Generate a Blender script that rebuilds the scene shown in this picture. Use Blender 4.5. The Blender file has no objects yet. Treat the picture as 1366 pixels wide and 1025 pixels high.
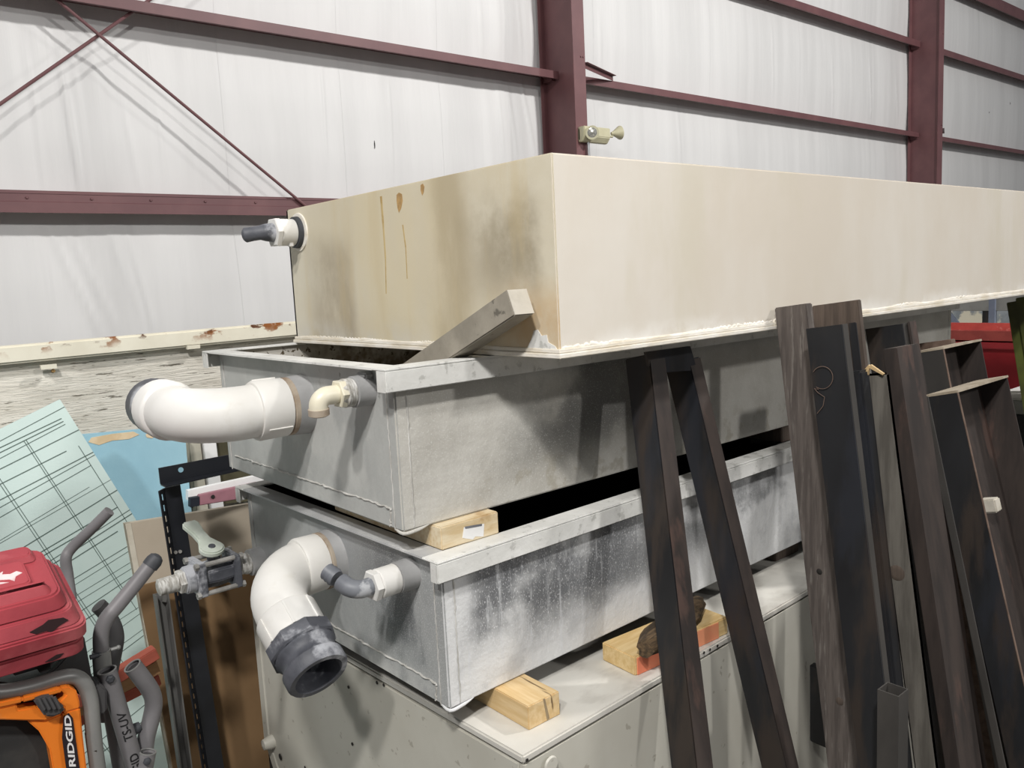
import bpy, bmesh, math, random
import numpy as np
from mathutils import Vector, Matrix

random.seed(7)
S = bpy.context.scene
COL = S.collection

# ------------------------------------------------------------------ camera, world, lights
FPX = 1094.4                       # focal length in pixels of the 1366 x 1025 frame
YAW, PIT, ROL = 0.8738, 0.1281, 0.0494
CAM = np.array([0.0, 0.0, 1.6])
_f = np.array([math.cos(YAW) * math.cos(PIT), math.sin(YAW) * math.cos(PIT), -math.sin(PIT)])
_r = np.array([math.sin(YAW), -math.cos(YAW), 0.0])
_d = np.cross(_f, _r)
R_RIGHT = math.cos(ROL) * _r + math.sin(ROL) * _d
R_DOWN = -math.sin(ROL) * _r + math.cos(ROL) * _d
cd = bpy.data.cameras.new('camera')
cd.sensor_width = 36.0
cd.lens = 36.0 * FPX / 1366.0
cd.clip_start = 0.05
cd.clip_end = 200
cam = bpy.data.objects.new('camera', cd)
COL.objects.link(cam)
cam.matrix_world = Matrix(((R_RIGHT[0], -R_DOWN[0], -_f[0], CAM[0]),
                           (R_RIGHT[1], -R_DOWN[1], -_f[1], CAM[1]),
                           (R_RIGHT[2], -R_DOWN[2], -_f[2], CAM[2]), (0, 0, 0, 1)))
S.camera = cam

wd = bpy.data.worlds.new('hall_light')
S.world = wd
wd.use_nodes = True
bg = wd.node_tree.nodes['Background']
bg.inputs[0].default_value = (0.93, 0.96, 1.0, 1)
bg.inputs[1].default_value = 0.17


def lamp(name, loc, power, size, aim=None, col=(1.0, 0.975, 0.94)):
    l = bpy.data.lights.new(name, 'AREA')
    l.shape = 'DISK'
    l.size = size
    l.energy = power
    l.color = col
    o = bpy.data.objects.new(name, l)
    COL.objects.link(o)
    o.location = loc
    if aim is not None:
        o.rotation_euler = (Vector(aim) - Vector(loc)).to_track_quat('-Z', 'Y').to_euler()
    return o


lamp('bay_or_fill_lamp', (-0.95, -0.8, 3.95), 112, 0.26, (1.0, 2.2, 1.0))
lamp('bay_or_fill_lamp', (4.5, -9.0, 6.5), 300, 0.6, (2.0, 2.0, 1.0))  # fill lamp added to brighten the side shaded under the cream tank
lamp('bay_or_fill_lamp', (-4.2, -1.6, 6.8), 270, 0.45, (-.5, 5.9, 2.0))  # added to light the left part of the back wall
lamp('bay_or_fill_lamp', (6.2, -1.4, 6.8), 440, 0.45, (5.2, 5.9, 2.0))
lamp('bay_or_fill_lamp', (11.5, -1.8, 6.8), 260, 0.5, (13.0, 5.9, 2.0))

S.view_settings.view_transform = 'Standard'
S.view_settings.look = 'None'
S.view_settings.gamma = 1
S.view_settings.exposure = -0.09
S.view_settings.use_curve_mapping = False


# ------------------------------------------------------------------ points from the measured view
def ray(u, v):
    return R_RIGHT * ((u - 683) / FPX) + R_DOWN * ((v - 512.5) / FPX) + _f


def on(u, v, n, p):
    q = ray(u, v)
    n = np.array(n, float)
    p = np.array(p, float)
    return CAM + q * ((n @ (p - CAM)) / (n @ q))


def oX(u, v, x): return on(u, v, (1, 0, 0), (x, 0, 0))
def oY(u, v, y): return on(u, v, (0, 1, 0), (0, y, 0))
def oZ(u, v, z): return on(u, v, (0, 0, 1), (0, 0, z))


def unit(a):
    a = np.array(a, float)
    return a / np.linalg.norm(a)


# ------------------------------------------------------------------ materials
MATS = {}


def lin(c):
    """sRGB 0-255 to linear"""
    o = []
    for x in c:
        x /= 255.0
        o.append(x / 12.92 if x <= 0.04045 else ((x + 0.055) / 1.055) ** 2.4)
    return tuple(o) + (1.0,)


def mat(name, c1, c2=None, scale=6, stretch=(1, 1, 1), rough=0.6, metal=0.0, bump=0.0, bscale=40,
        bstretch=None, layers=(), detail=6, contrast=(0.35, 0.65), spec=0.5):
    m = bpy.data.materials.new(name)
    m.use_nodes = True
    nt = m.node_tree
    N, L = nt.nodes, nt.links
    b = N['Principled BSDF']
    b.inputs['Roughness'].default_value = rough
    b.inputs['Metallic'].default_value = metal
    b.inputs['Specular IOR Level'].default_value = spec
    tc = N.new('ShaderNodeTexCoord')

    def noise(sc, st, det=6, rgh=0.6):
        mp = N.new('ShaderNodeMapping')
        mp.inputs['Scale'].default_value = st
        L.new(tc.outputs['Object'], mp.inputs[0])
        n = N.new('ShaderNodeTexNoise')
        n.inputs['Scale'].default_value = sc
        n.inputs['Detail'].default_value = det
        n.inputs['Roughness'].default_value = rgh
        L.new(mp.outputs[0], n.inputs['Vector'])
        return n.outputs[0]

    def maprange(src, a, bb, smooth=True):
        r = N.new('ShaderNodeMapRange')
        if smooth:
            r.interpolation_type = 'SMOOTHSTEP'
        r.inputs[1].default_value = a
        r.inputs[2].default_value = bb
        L.new(src, r.inputs[0])
        return r.outputs[0]

    def mathn(op, a, bb):
        x = N.new('ShaderNodeMath')
        x.operation = op
        for i, q in enumerate((a, bb)):
            if isinstance(q, (int, float)):
                x.inputs[i].default_value = q
            else:
                L.new(q, x.inputs[i])
        return x.outputs[0]

    def mix(fac, a, bb):
        x = N.new('ShaderNodeMix')
        x.data_type = 'RGBA'
        L.new(fac, x.inputs[0])
        for i, q in ((6, a), (7, bb)):
            if isinstance(q, tuple):
                x.inputs[i].default_value = q
            else:
                L.new(q, x.inputs[i])
        return x.outputs[2]
    col = lin(c1)
    if c2 is not None:
        col = mix(maprange(noise(scale, stretch, detail), *contrast), lin(c1), lin(c2))
    sep = None
    mt = None
    for ly in layers:
        mk = maprange(noise(ly.get('s', 5), ly.get('st', (1, 1, 1)), ly.get('d', 6), ly.get('r', 0.6)), *ly.get('t', (0.5, 0.6)))
        for (ax, a, bb) in ly.get('g', ()):
            if sep is None:
                sep = N.new('ShaderNodeSeparateXYZ')
                L.new(tc.outputs['Object'], sep.inputs[0])
            src = sep.outputs[ax]
            if ly.get('w', 0):
                src = mathn('ADD', src, mathn('MULTIPLY', mathn('SUBTRACT', noise(ly.get('ws', 9), (1, 1, 1), 4), 0.5), ly['w']))
            gm = maprange(src, a, bb)
            mk = mathn('MULTIPLY', mk, gm)
        if 'o' in ly:
            mk = mathn('MULTIPLY', mk, ly['o'])
        if not isinstance(col, str):
            col = mix(mk, col, lin(ly['c']))
        if 'm' in ly:
            mt = mathn('MULTIPLY', mk, ly['m'])
    if isinstance(col, tuple):
        b.inputs['Base Color'].default_value = col
    else:
        L.new(col, b.inputs['Base Color'])
    if mt is not None:
        L.new(mt, b.inputs['Metallic'])
    if bump:
        bp = N.new('ShaderNodeBump')
        bp.inputs['Strength'].default_value = 1.0
        bp.inputs['Distance'].default_value = bump
        L.new(noise(bscale, bstretch or stretch, 5), bp.inputs['Height'])
        L.new(bp.outputs[0], b.inputs['Normal'])
    MATS[name] = m
    return m


M = MATS
mat('insulation', (228, 228, 228), (219, 219, 219), 1.2, (2, 1, 0.2), rough=0.5, bump=0.006, bscale=2.0, bstretch=(3, 1, 0.10))
mat('maroon', (118, 81, 83), (108, 73, 76), 3, rough=0.5)
mat('concrete', (112, 108, 102), (90, 87, 83), 3, rough=0.8, bump=0.002)
# cream tank: stains are in the resin itself
cream_layers_end = (
    dict(c=(214, 201, 168), s=3, st=(1, 2, .6), t=(0.30, 0.62), g=((1, .605, .575), (1, .20, .34)), w=.05, ws=7, o=.62),
    dict(c=(164, 152, 130), s=3.5, st=(1, 1.4, .8), t=(0.28, 0.56), g=((1, .585, .63), (1, .86, .72), (2, .26, .17)), w=.05, ws=7, o=.85),
    dict(c=(176, 162, 132), s=4, st=(1, 1.6, .6), t=(0.30, 0.6), g=((1, .19, .25), (1, .36, .28)), w=.06, ws=7, o=.8),
    dict(c=(150, 139, 117), s=5, t=(0.28, 0.55), g=((1, .01, .05), (1, .30, .10), (2, .07, .15), (2, .29, .20)), w=.09, ws=8, o=.85),
    dict(c=(198, 158, 100), s=5, t=(0.30, 0.55), g=((1, .20, .06), (2, .14, .05)), w=.06, ws=9, o=.7),
    dict(c=(200, 182, 142), s=3.2, st=(1, 3.0, 0.5), t=(0.52, 0.68), o=0.4),
    dict(c=(206, 203, 194), s=7, t=(0.40, 0.6), g=((2, 0.07, 0.0), (1, .25, .5)), w=0.06, o=.85),
)
mat('cream_end', (214, 207, 188), (207, 197, 173), 2.5, rough=0.5, bump=0.0006, bscale=30, layers=cream_layers_end)
mat('cream_side', (227, 221, 211), (219, 210, 196), 2.2, (1, 1, 0.5), rough=0.5, bump=0.0006, bscale=30, layers=(
    dict(c=(213, 205, 186), s=2.5, st=(2.0, 1, 0.5), t=(0.5, 0.7), o=0.6),
    dict(c=(243, 240, 234), s=9, t=(0.42, 0.58), g=((2, 0.05, 0.005),), w=0.05, ws=18),
))
mat('cream_base', (240, 236, 228), (222, 214, 198), 14, (1, 1, 3), rough=0.6, bump=0.001, bscale=60)
mat('rust_drip', (172, 144, 92), (196, 174, 126), 30, rough=0.7)
mat('rust_spot', (190, 154, 100), (160, 128, 84), 60, rough=0.8)
# galvanised tanks with white bloom
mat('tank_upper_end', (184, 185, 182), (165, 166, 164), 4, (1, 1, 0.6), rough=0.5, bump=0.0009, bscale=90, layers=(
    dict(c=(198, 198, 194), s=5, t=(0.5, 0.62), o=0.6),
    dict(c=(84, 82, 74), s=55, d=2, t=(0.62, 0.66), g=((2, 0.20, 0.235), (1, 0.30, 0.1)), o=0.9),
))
mat('tank_upper_side', (208, 206, 199), (184, 181, 173), 5, rough=0.45, bump=0.0012, bscale=70, layers=(
    dict(c=(112, 112, 110), s=3.2, st=(1.2, 1, 1), t=(0.42, 0.6), g=((0, 0.16, 0.34), (0, .85, .55), (2, 0.02, 0.12)), w=0.08, m=0.5, o=0.75),  # dark metal patch with the cream tank's shadow painted in, darker upwards
    dict(c=(226, 226, 222), s=380, d=2, t=(0.58, 0.68), o=0.5),
    dict(c=(150, 142, 122), s=26, t=(0.52, 0.62), g=((0, 0.14, 0.2), (2, 0.10, 0.03)), o=0.4),
))
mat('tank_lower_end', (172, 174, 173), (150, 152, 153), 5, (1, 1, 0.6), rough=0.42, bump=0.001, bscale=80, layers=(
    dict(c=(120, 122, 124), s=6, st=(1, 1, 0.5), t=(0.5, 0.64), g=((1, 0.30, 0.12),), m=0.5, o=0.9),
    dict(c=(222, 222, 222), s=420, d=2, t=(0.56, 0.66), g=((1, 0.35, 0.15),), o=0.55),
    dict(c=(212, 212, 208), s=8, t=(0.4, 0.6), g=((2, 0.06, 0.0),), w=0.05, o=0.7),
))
mat('tank_lower_side', (224, 225, 225), (208, 209, 210), 5, rough=0.4, bump=0.0014, bscale=80, layers=(
    dict(c=(98, 100, 103), s=4.0, st=(1, 1, 0.8), t=(0.36, 0.52), g=((0, 0.035, 0.09), (0, 0.62, 0.40), (2, 0.05, 0.12)), w=0.10, m=0.65, o=0.92),
    dict(c=(148, 150, 152), s=5.0, t=(0.46, 0.6), g=((0, 0.35, 0.5), (2, 0.06, 0.14)), w=0.08, m=0.5, o=0.7),
    dict(c=(232, 233, 235), s=480, st=(1, 1, .5), d=3, t=(0.56, 0.68), o=0.7),
    dict(c=(214, 216, 219), s=24, st=(3, 1, 0.35), t=(0.54, 0.70), o=0.75),
    dict(c=(150, 152, 155), s=11, t=(0.5, 0.7), o=0.4),
))
mat('tank_rim', (234, 234, 231), (216, 216, 212), 10, rough=0.5, bump=0.0008, bscale=80, layers=(
    dict(c=(170, 170, 165), s=40, t=(0.58, 0.66), o=0.6),))
mat('tank_inside', (206, 203, 196), (188, 184, 174), 8, rough=0.6, layers=(
    dict(c=(104, 90, 66), s=14, t=(0.38, 0.58), g=((0, 0.10, 0.35),), w=0.2, o=0.92),  # brown dirt, with shade from the cream tank painted in along x
    dict(c=(84, 74, 56), s=60, d=2, t=(0.6, 0.66)),))
mat('tank_lip_dust', (188, 189, 189), (170, 171, 172), 9, rough=0.5, bump=0.0006, bscale=90, layers=(
    dict(c=(224, 224, 222), s=10, t=(0.44, 0.56), g=((1, 0.16, 0.05),)),))
mat('weld', (205, 204, 200), (176, 174, 168), 30, rough=0.6)
mat('grey_stub', (168, 168, 168), (148, 148, 148), 9, rough=0.5, bump=0.0006, bscale=60)
mat('white_pvc', (229, 228, 225), (219, 217, 212), 5, rough=0.5, layers=(
    dict(c=(206, 202, 193), s=14, t=(0.56, 0.7), o=0.5),))
mat('cream_pvc', (232, 227, 208), (218, 211, 188), 10, rough=0.35)
mat('brown_sealant', (142, 122, 102), (176, 164, 148), 16, rough=0.7)
mat('dusty_dark', (92, 94, 101), (66, 68, 75), 12, rough=0.55, bump=0.0008, bscale=70, layers=(
    dict(c=(188, 190, 196), s=9, t=(0.49, 0.6), o=0.85),))
mat('dark_grey_pvc', (120, 123, 129), (98, 101, 108), 12, rough=0.5, layers=(
    dict(c=(190, 192, 195), s=22, t=(0.56, 0.64), o=0.7),))
mat('rubber_black', (52, 54, 58), (70, 72, 77), 20, rough=0.6)
mat('bore', (44, 44, 47), (62, 62, 66), 12, rough=0.7)
mat('valve_handle', (206, 212, 203), (188, 196, 184), 22, rough=0.55, layers=(
    dict(c=(128, 160, 108), s=20, t=(0.5, 0.6), g=((2, 0.004, 0.000),), o=0.8),))
mat('thread_tape', (224, 223, 219), (160, 156, 148), 45, (4, 1, 1), rough=0.4, bump=0.002, bscale=90)
mat('bolt', (176, 174, 170), (140, 138, 134), 30, rough=0.45, metal=0.3)
# wood
mat('pine_x', (222, 196, 146), (206, 174, 118), 8, (1, 9, 9), rough=0.7, bump=0.0006, bscale=20, bstretch=(1, 9, 9))
mat('pine_y', (218, 192, 148), (205, 174, 124), 8, (9, 1, 9), rough=0.7, bump=0.0006, bscale=20, bstretch=(9, 1, 9), layers=(
    dict(c=(120, 96, 66), s=7, st=(8, 0.4, 1), t=(0.66, 0.7)),))
mat('knot_grey', (150, 132, 104), (128, 110, 84), 40, (1, 1, .2), rough=0.8)
mat('pine_dirty', (224, 210, 182), (206, 182, 140), 9, (1, 7, 7), rough=0.7, bump=0.0006, bscale=20, layers=(
    dict(c=(176, 140, 92), s=12, t=(0.55, 0.65), o=0.7),))
mat('orange_paint', (240, 138, 104), (226, 150, 112), 12, rough=0.7)
mat('bark', (104, 84, 60), (62, 50, 36), 18, (1, 6, 6), rough=0.9, bump=0.006, bscale=14, bstretch=(1, 5, 5))
mat('grey_stick', (160, 153, 140), (134, 128, 116), 9, rough=0.8, bump=0.001, bscale=40, layers=(
    dict(c=(88, 84, 76), s=26, t=(0.62, 0.68), o=0.8),))
mat('stick_end', (206, 200, 188), (184, 178, 164), 14, rough=0.8)
mat('weathered_grey', (100, 92, 87), (78, 71, 67), 12, (7, 7, 0.6), rough=0.85, bump=0.0015, bscale=16, bstretch=(9, 9, 0.5), layers=(
    dict(c=(128, 122, 116), s=20, st=(5, 5, 0.5), t=(0.56, 0.66), o=0.6),))
mat('weathered_brown', (92, 80, 71), (72, 62, 55), 12, (8, 8, 0.5), rough=0.85, bump=0.0015, bscale=16, bstretch=(9, 9, 0.5))
mat('grey_pole_wood', (108, 104, 97), (84, 80, 74), 9, (5, 5, 0.6), rough=0.85, bump=0.001, bscale=14, bstretch=(8, 8, 0.5))
mat('splinter', (206, 180, 138), (184, 156, 112), 20, rough=0.8)
mat('sawn_end', (172, 161, 144), (144, 132, 114), 24, rough=0.8)
mat('black_steel', (39, 40, 43), (29, 29, 31), 5, (1, 1, 0.4), rough=0.5, spec=0.4, layers=(
    dict(c=(62, 53, 47), s=7, st=(2, 2, 0.4), t=(0.46, 0.62), o=0.75),
    dict(c=(44, 47, 55), s=5, st=(2, 2, 0.5), t=(0.52, 0.62), o=0.5),))
mat('brown_steel', (64, 55, 51), (47, 41, 39), 7, (3, 3, 0.5), rough=0.6, layers=(
    dict(c=(96, 74, 66), s=8, st=(2, 2, 0.5), t=(0.56, 0.68), o=0.6),))
mat('dark_steel_plate', (70, 67, 64), (54, 52, 50), 6, (1, 1, 0.5), rough=0.6)
mat('rust_edge', (120, 100, 88), (92, 74, 64), 20, rough=0.7)
# cabinet and background
mat('cabinet', (200, 198, 188), (190, 187, 176), 3, rough=0.5, layers=(
    dict(c=(150, 144, 132), s=45, d=2, t=(0.68, 0.72), o=0.6),))
mat('cabinet_lid', (216, 214, 207), (204, 201, 193), 4, rough=0.55, layers=(
    dict(c=(176, 172, 164), s=7, st=(1, 2, 1), t=(0.52, 0.66), o=0.55),))
mat('hole_dark', (38, 16, 19), None, rough=0.9)
mat('dark_gap', (36, 33, 30), None, rough=0.8)
mat('cream_enamel', (224, 220, 204), (214, 209, 192), 6, rough=0.4, layers=(
    dict(c=(138, 84, 40), s=8, st=(1, 1, 1.4), t=(0.56, 0.60), g=((2, -0.045, -0.005),), w=0.05, ws=24),
    dict(c=(92, 54, 30), s=11, st=(1, 1, 2), t=(0.58, 0.62), g=((2, -0.022, -0.004),), w=0.02, ws=30),))
mat('old_plywood', (222, 218, 208), (205, 200, 189), 5, (0.8, 1, 5), rough=0.9, bump=0.004, bscale=10, bstretch=(1.6, 1, 16), layers=(
    dict(c=(92, 86, 74), s=9, st=(1.2, 1, 11), t=(0.60, 0.64), o=0.9),
    dict(c=(120, 114, 98), s=22, st=(1.0, 1, 9), t=(0.60, 0.66), o=0.7)))
mat('blue_foam', (156, 197, 213), (145, 187, 205), 4, rough=0.7, bump=0.002, bscale=6)
mat('torn_paper', (222, 202, 170), (206, 182, 146), 18, rough=0.9)
mat('green_foam', (198, 216, 212), (188, 208, 204), 3, rough=0.7, layers=(
    dict(c=(206, 222, 216), s=6, t=(0.55, 0.7), o=0.5),))
mat('groove', (92, 108, 103), None, rough=0.9)
mat('cream_board', (196, 184, 166), (186, 173, 154), 4, rough=0.7)
mat('cream_board_edge', (218, 212, 196), (200, 192, 174), 20, rough=0.8)
mat('brown_board', (134, 106, 74), (122, 95, 64), 3, rough=0.75)
mat('gap_olive', (86, 82, 60), (70, 66, 48), 8, rough=0.8)
mat('pale_post', (196, 192, 176), (178, 174, 160), 9, (3, 3, 0.5), rough=0.8)
mat('white_strip', (242, 242, 242), (230, 230, 230), 9, rough=0.5)
mat('pink_plastic', (166, 118, 129), (150, 104, 116), 12, rough=0.5)
mat('navy', (30, 34, 46), None, rough=0.6)
mat('black_paint', (26, 28, 34), (34, 36, 42), 9, rough=0.45)
mat('black_inner', (20, 20, 22), None, rough=0.7)
mat('grey_steel', (112, 111, 109), (96, 95, 92), 6, (1, 1, 0.4), rough=0.5, metal=0.2)
# saw stand
mat('stand_grey', (124, 122, 124), (112, 110, 112), 6, rough=0.45, layers=(
    dict(c=(152, 150, 148), s=14, t=(0.6, 0.7), o=0.5),))
mat('stand_light', (150, 150, 148), (136, 136, 134), 6, rough=0.4, metal=0.2)
mat('stand_dark', (74, 73, 74), (62, 61, 62), 9, rough=0.55)
mat('orange_plastic', (236, 130, 38), (224, 120, 30), 7, rough=0.5, layers=(
    dict(c=(190, 140, 92), s=12, t=(0.62, 0.72), o=0.4),))
mat('drum_black', (40, 40, 40), (52, 51, 49), 20, rough=0.8)
mat('saw_dark', (62, 62, 62), (50, 50, 50), 8, rough=0.6, layers=(
    dict(c=(110, 106, 98), s=14, t=(0.60, 0.7), o=0.4),))
mat('red_case', (164, 64, 72), (150, 56, 65), 7, rough=0.55, bump=0.0006, bscale=60, layers=(
    dict(c=(196, 110, 112), s=8, st=(1, 1, 1), t=(0.52, 0.7), o=0.5),))
mat('logo_white', (226, 206, 206), (206, 168, 170), 40, rough=0.6)
mat('label_black', (36, 28, 34), None, rough=0.4)
mat('letter_white', (224, 222, 222), None, rough=0.5)
mat('letter_black', (26, 26, 28), None, rough=0.5)
mat('red_lumber', (172, 88, 70), (154, 78, 62), 9, (1, 5, 5), rough=0.75)
mat('tan_lumber', (178, 138, 98), (162, 122, 84), 9, (1, 6, 6), rough=0.75)
# far right
mat('red_bin', (176, 46, 54), (160, 42, 50), 5, rough=0.4)
mat('red_bin_rim', (186, 84, 76), (170, 74, 68), 14, rough=0.5, layers=(
    dict(c=(206, 150, 140), s=18, t=(0.6, 0.68), o=0.6),))
mat('olive_paint', (92, 100, 40), (66, 68, 36), 6, rough=0.55)
mat('rack_grey', (146, 146, 142), (128, 128, 124), 6, rough=0.6)
mat('rack_blue', (132, 140, 156), (116, 124, 142), 8, rough=0.45)
mat('dirty_sheet', (142, 148, 152), (112, 118, 122), 6, rough=0.6, layers=(
    dict(c=(206, 200, 180), s=5, t=(0.5, 0.58)),))
mat('white_sheet', (232, 230, 226), (216, 213, 208), 6, rough=0.7)
# emergency light
mat('lamp_housing', (206, 202, 172), (194, 189, 158), 6, rough=0.5)
mat('lamp_glass', (150, 148, 140), (206, 206, 200), 60, rough=0.15, metal=0.5)
mat('conduit', (168, 170, 172), None, rough=0.35, metal=0.6)


# ------------------------------------------------------------------ mesh helpers
class MB:
    def __init__(self):
        self.v = []
        self.f = []

    def add(self, v, f):
        k = len(self.v)
        self.v += [tuple(map(float, p)) for p in v]
        self.f += [tuple(i + k for i in q) for q in f]
        return self

    def box(self, o, ax, ay, az, xr, yr, zr):
        o, ax, ay, az = (np.array(q, float) for q in (o, ax, ay, az))
        P = [o + ax * xr[i] + ay * yr[j] + az * zr[k] for k in (0, 1) for j in (0, 1) for i in (0, 1)]
        F = [(0, 2, 3, 1), (4, 5, 7, 6), (0, 1, 5, 4), (2, 6, 7, 3), (0, 4, 6, 2), (1, 3, 7, 5)]
        return self.add(P, F)

    def aabb(self, x0, x1, y0, y1, z0, z1):
        return self.box((0, 0, 0), (1, 0, 0), (0, 1, 0), (0, 0, 1), (x0, x1), (y0, y1), (z0, z1))

    def prism(self, pts, dirv):
        """pts: 3-D polygon, extruded by the vector dirv"""
        n = len(pts)
        pts = [np.array(p, float) for p in pts]
        d = np.array(dirv, float)
        P = pts + [p + d for p in pts]
        F = [tuple(range(n - 1, -1, -1)), tuple(range(n, 2 * n))]
        F += [(i, (i + 1) % n, n + (i + 1) % n, n + i) for i in range(n)]
        return self.add(P, F)

    def rings(self, rings, closed=True, cap0=True, cap1=True):
        n = len(rings[0])
        P = [p for r in rings for p in r]
        F = []
        for k in range(len(rings) - 1):
            for i in range(n if closed else n - 1):
                j = (i + 1) % n
                F.append((k * n + i, k * n + j, (k + 1) * n + j, (k + 1) * n + i))
        if cap0:
            F.append(tuple(range(n - 1, -1, -1)))
        if cap1:
            F.append(tuple(range((len(rings) - 1) * n, len(rings) * n)))
        return self.add(P, F)

    def tube(self, path, r, seg=16, caps=(True, True), smooth=0):
        path = [np.array(p, float) for p in path]
        if smooth:
            path = catmull(path, smooth)
        n = len(path)
        rr = r if isinstance(r, (list, tuple)) else [r] * n
        if len(rr) != n:
            rr = list(np.interp(np.linspace(0, 1, n), np.linspace(0, 1, len(rr)), rr))
        T = [unit(path[min(i + 1, n - 1)] - path[max(i - 1, 0)]) for i in range(n)]
        u = np.cross(T[0], (0, 0, 1.0))
        if np.linalg.norm(u) < 0.1:
            u = np.cross(T[0], (1.0, 0, 0))
        u = unit(u)
        R = []
        for i in range(n):
            u = unit(u - T[i] * (u @ T[i]))
            w = np.cross(T[i], u)
            R.append([path[i] + rr[i] * (math.cos(2 * math.pi * k / seg) * u + math.sin(2 * math.pi * k / seg) * w) for k in range(seg)])
        return self.rings(R, True, *caps)

    def lathe(self, prof, o, axis, seg=24, caps=(True, True), phase=0.0):
        """prof: (distance along the axis, radius)"""
        o = np.array(o, float)
        a = unit(axis)
        u = np.cross(a, (0, 0, 1.0))
        if np.linalg.norm(u) < 0.1:
            u = np.cross(a, (1.0, 0, 0))
        u = unit(u)
        w = np.cross(a, u)
        R = [[o + a * t + r * (math.cos(phase + 2 * math.pi * k / seg) * u + math.sin(phase + 2 * math.pi * k / seg) * w) for k in range(seg)] for t, r in prof]
        return self.rings(R, True, *caps)

    def ball(self, c, r, seg=12, n=7):
        prof = [(-r * math.cos(math.pi * i / n), max(r * math.sin(math.pi * i / n), r * 0.02)) for i in range(n + 1)]
        return self.lathe(prof, c, (0, 0, 1), seg)


def catmull(P, k):
    out = []
    n = len(P)
    for i in range(n - 1):
        p0, p1, p2, p3 = P[max(i - 1, 0)], P[i], P[i + 1], P[min(i + 2, n - 1)]
        for j in range(k):
            t = j / k
            out.append(0.5 * (2 * p1 + (p2 - p0) * t + (2 * p0 - 5 * p1 + 4 * p2 - p3) * t * t + (3 * p1 - p0 - 3 * p2 + p3) * t ** 3))
    out.append(P[-1])
    return out


ORG = {}


def build(name, mb, m, parent=None, bev=0.0, seg=2, smooth=35, at=None):
    """ONE mesh object; a child is stored in its thing's own frame"""
    V = np.array(mb.v)
    if parent is not None:
        o = ORG[parent.name]
    elif at is not None:
        o = np.array(at, float)
    else:
        lo, hi = V.min(0), V.max(0)
        o = np.array([(lo[0] + hi[0]) / 2, (lo[1] + hi[1]) / 2, lo[2]])
    me = bpy.data.meshes.new(name)
    bm = bmesh.new()
    vs = [bm.verts.new(p) for p in V - o]
    for q in mb.f:
        try:
            bm.faces.new([vs[i] for i in q])
        except ValueError:
            pass
    bmesh.ops.recalc_face_normals(bm, faces=bm.faces)
    if bev:
        ed = [e for e in bm.edges if len(e.link_faces) == 2 and e.calc_face_angle(0) > 0.6]
        bmesh.ops.bevel(bm, geom=ed, offset=bev, segments=seg, affect='EDGES', clamp_overlap=True)
    bm.to_mesh(me)
    bm.free()
    for p in me.polygons:
        p.use_smooth = True
    me.set_sharp_from_angle(angle=math.radians(smooth))
    me.materials.append(m if not isinstance(m, str) else M[m])
    ob = bpy.data.objects.new(name, me)
    COL.objects.link(ob)
    if parent is not None:
        ob.parent = parent
        ORG[ob.name] = o
    else:
        ob.location = o
        ORG[ob.name] = o
    return ob


def tag(o, label=None, cat=None, group=None, kind=None):
    if label: o['label'] = label
    if cat: o['category'] = cat
    if group: o['group'] = group
    if kind: o['kind'] = kind
    return o


def thing(name, label, cat, loc, group=None):
    o = bpy.data.objects.new(name, None)
    o.empty_display_size = 0.05
    COL.objects.link(o)
    o.location = tuple(loc)
    ORG[o.name] = np.array(loc, float)
    return tag(o, label, cat, group)


def text(body, size, origin, right, up, m, parent, name='lettering', thick=0.0006, xs=1.0, shear=0.0, bold=0.0, align='LEFT', wrap=None):
    cu = bpy.data.curves.new(name, 'FONT')
    cu.body = body
    cu.size = size
    cu.extrude = thick / 2
    cu.shear = shear
    cu.offset = bold
    cu.align_x = align
    cu.resolution_u = 3
    tmp = bpy.data.objects.new('tmp', cu)
    COL.objects.link(tmp)
    dg = bpy.context.evaluated_depsgraph_get()
    me = bpy.data.meshes.new_from_object(tmp.evaluated_get(dg))
    if wrap is not None:
        bm = bmesh.new()
        bm.from_mesh(me)
        for _ in range(3):
            bmesh.ops.triangulate(bm, faces=bm.faces)
            bmesh.ops.subdivide_edges(bm, edges=[e_ for e_ in bm.edges if e_.calc_length() > .0025], cuts=1)
        bmesh.ops.triangulate(bm, faces=bm.faces)
        bm.to_mesh(me)
        bm.free()
    bpy.data.objects.remove(tmp)
    bpy.data.curves.remove(cu)
    r, u = unit(right), unit(up)
    n = np.cross(r, u)
    me.transform(Matrix.Diagonal((xs, 1, 1, 1)))
    o = np.array(origin, float) - ORG[parent.name]
    me.transform(Matrix(((r[0], u[0], n[0], o[0]), (r[1], u[1], n[1], o[1]), (r[2], u[2], n[2], o[2]), (0, 0, 0, 1))))
    if wrap is not None:                        # lay the flat letters round a tube: (axis point, axis, radius)
        A_, d_, r_ = np.array(wrap[0]) - ORG[parent.name], unit(wrap[1]), wrap[2]
        for vt in me.vertices:
            q_ = np.array(vt.co) - A_
            al, w_ = q_ @ d_, q_ @ u
            vt.co = A_ + d_ * al + u * math.sin(w_ / r_) * r_ + n * math.cos(w_ / r_) * r_
    me.materials.clear()
    me.materials.append(M[m])
    ob = bpy.data.objects.new(name, me)
    COL.objects.link(ob)
    ob.parent = parent
    ORG[ob.name] = ORG[parent.name]
    return ob


XA, YA, ZA = np.array([1., 0, 0]), np.array([0, 1., 0]), np.array([0, 0, 1.])

# ------------------------------------------------------------------ the hall
YW = 5.95                                           # insulation line
b = MB().aabb(-6, 26, -5, YW + 0.2, -0.15, 0)
tag(build('floor', b, 'concrete'), kind='structure')
b = MB().aabb(-6, 26, YW + 0.10, YW + 0.16, 0, 9)
wall = build('wall_back', b, 'insulation')
tag(wall, kind='structure')

GZ = [0.95, 2.16, 3.47, 4.79, 5.86, 7.2]              # girt lines


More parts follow.
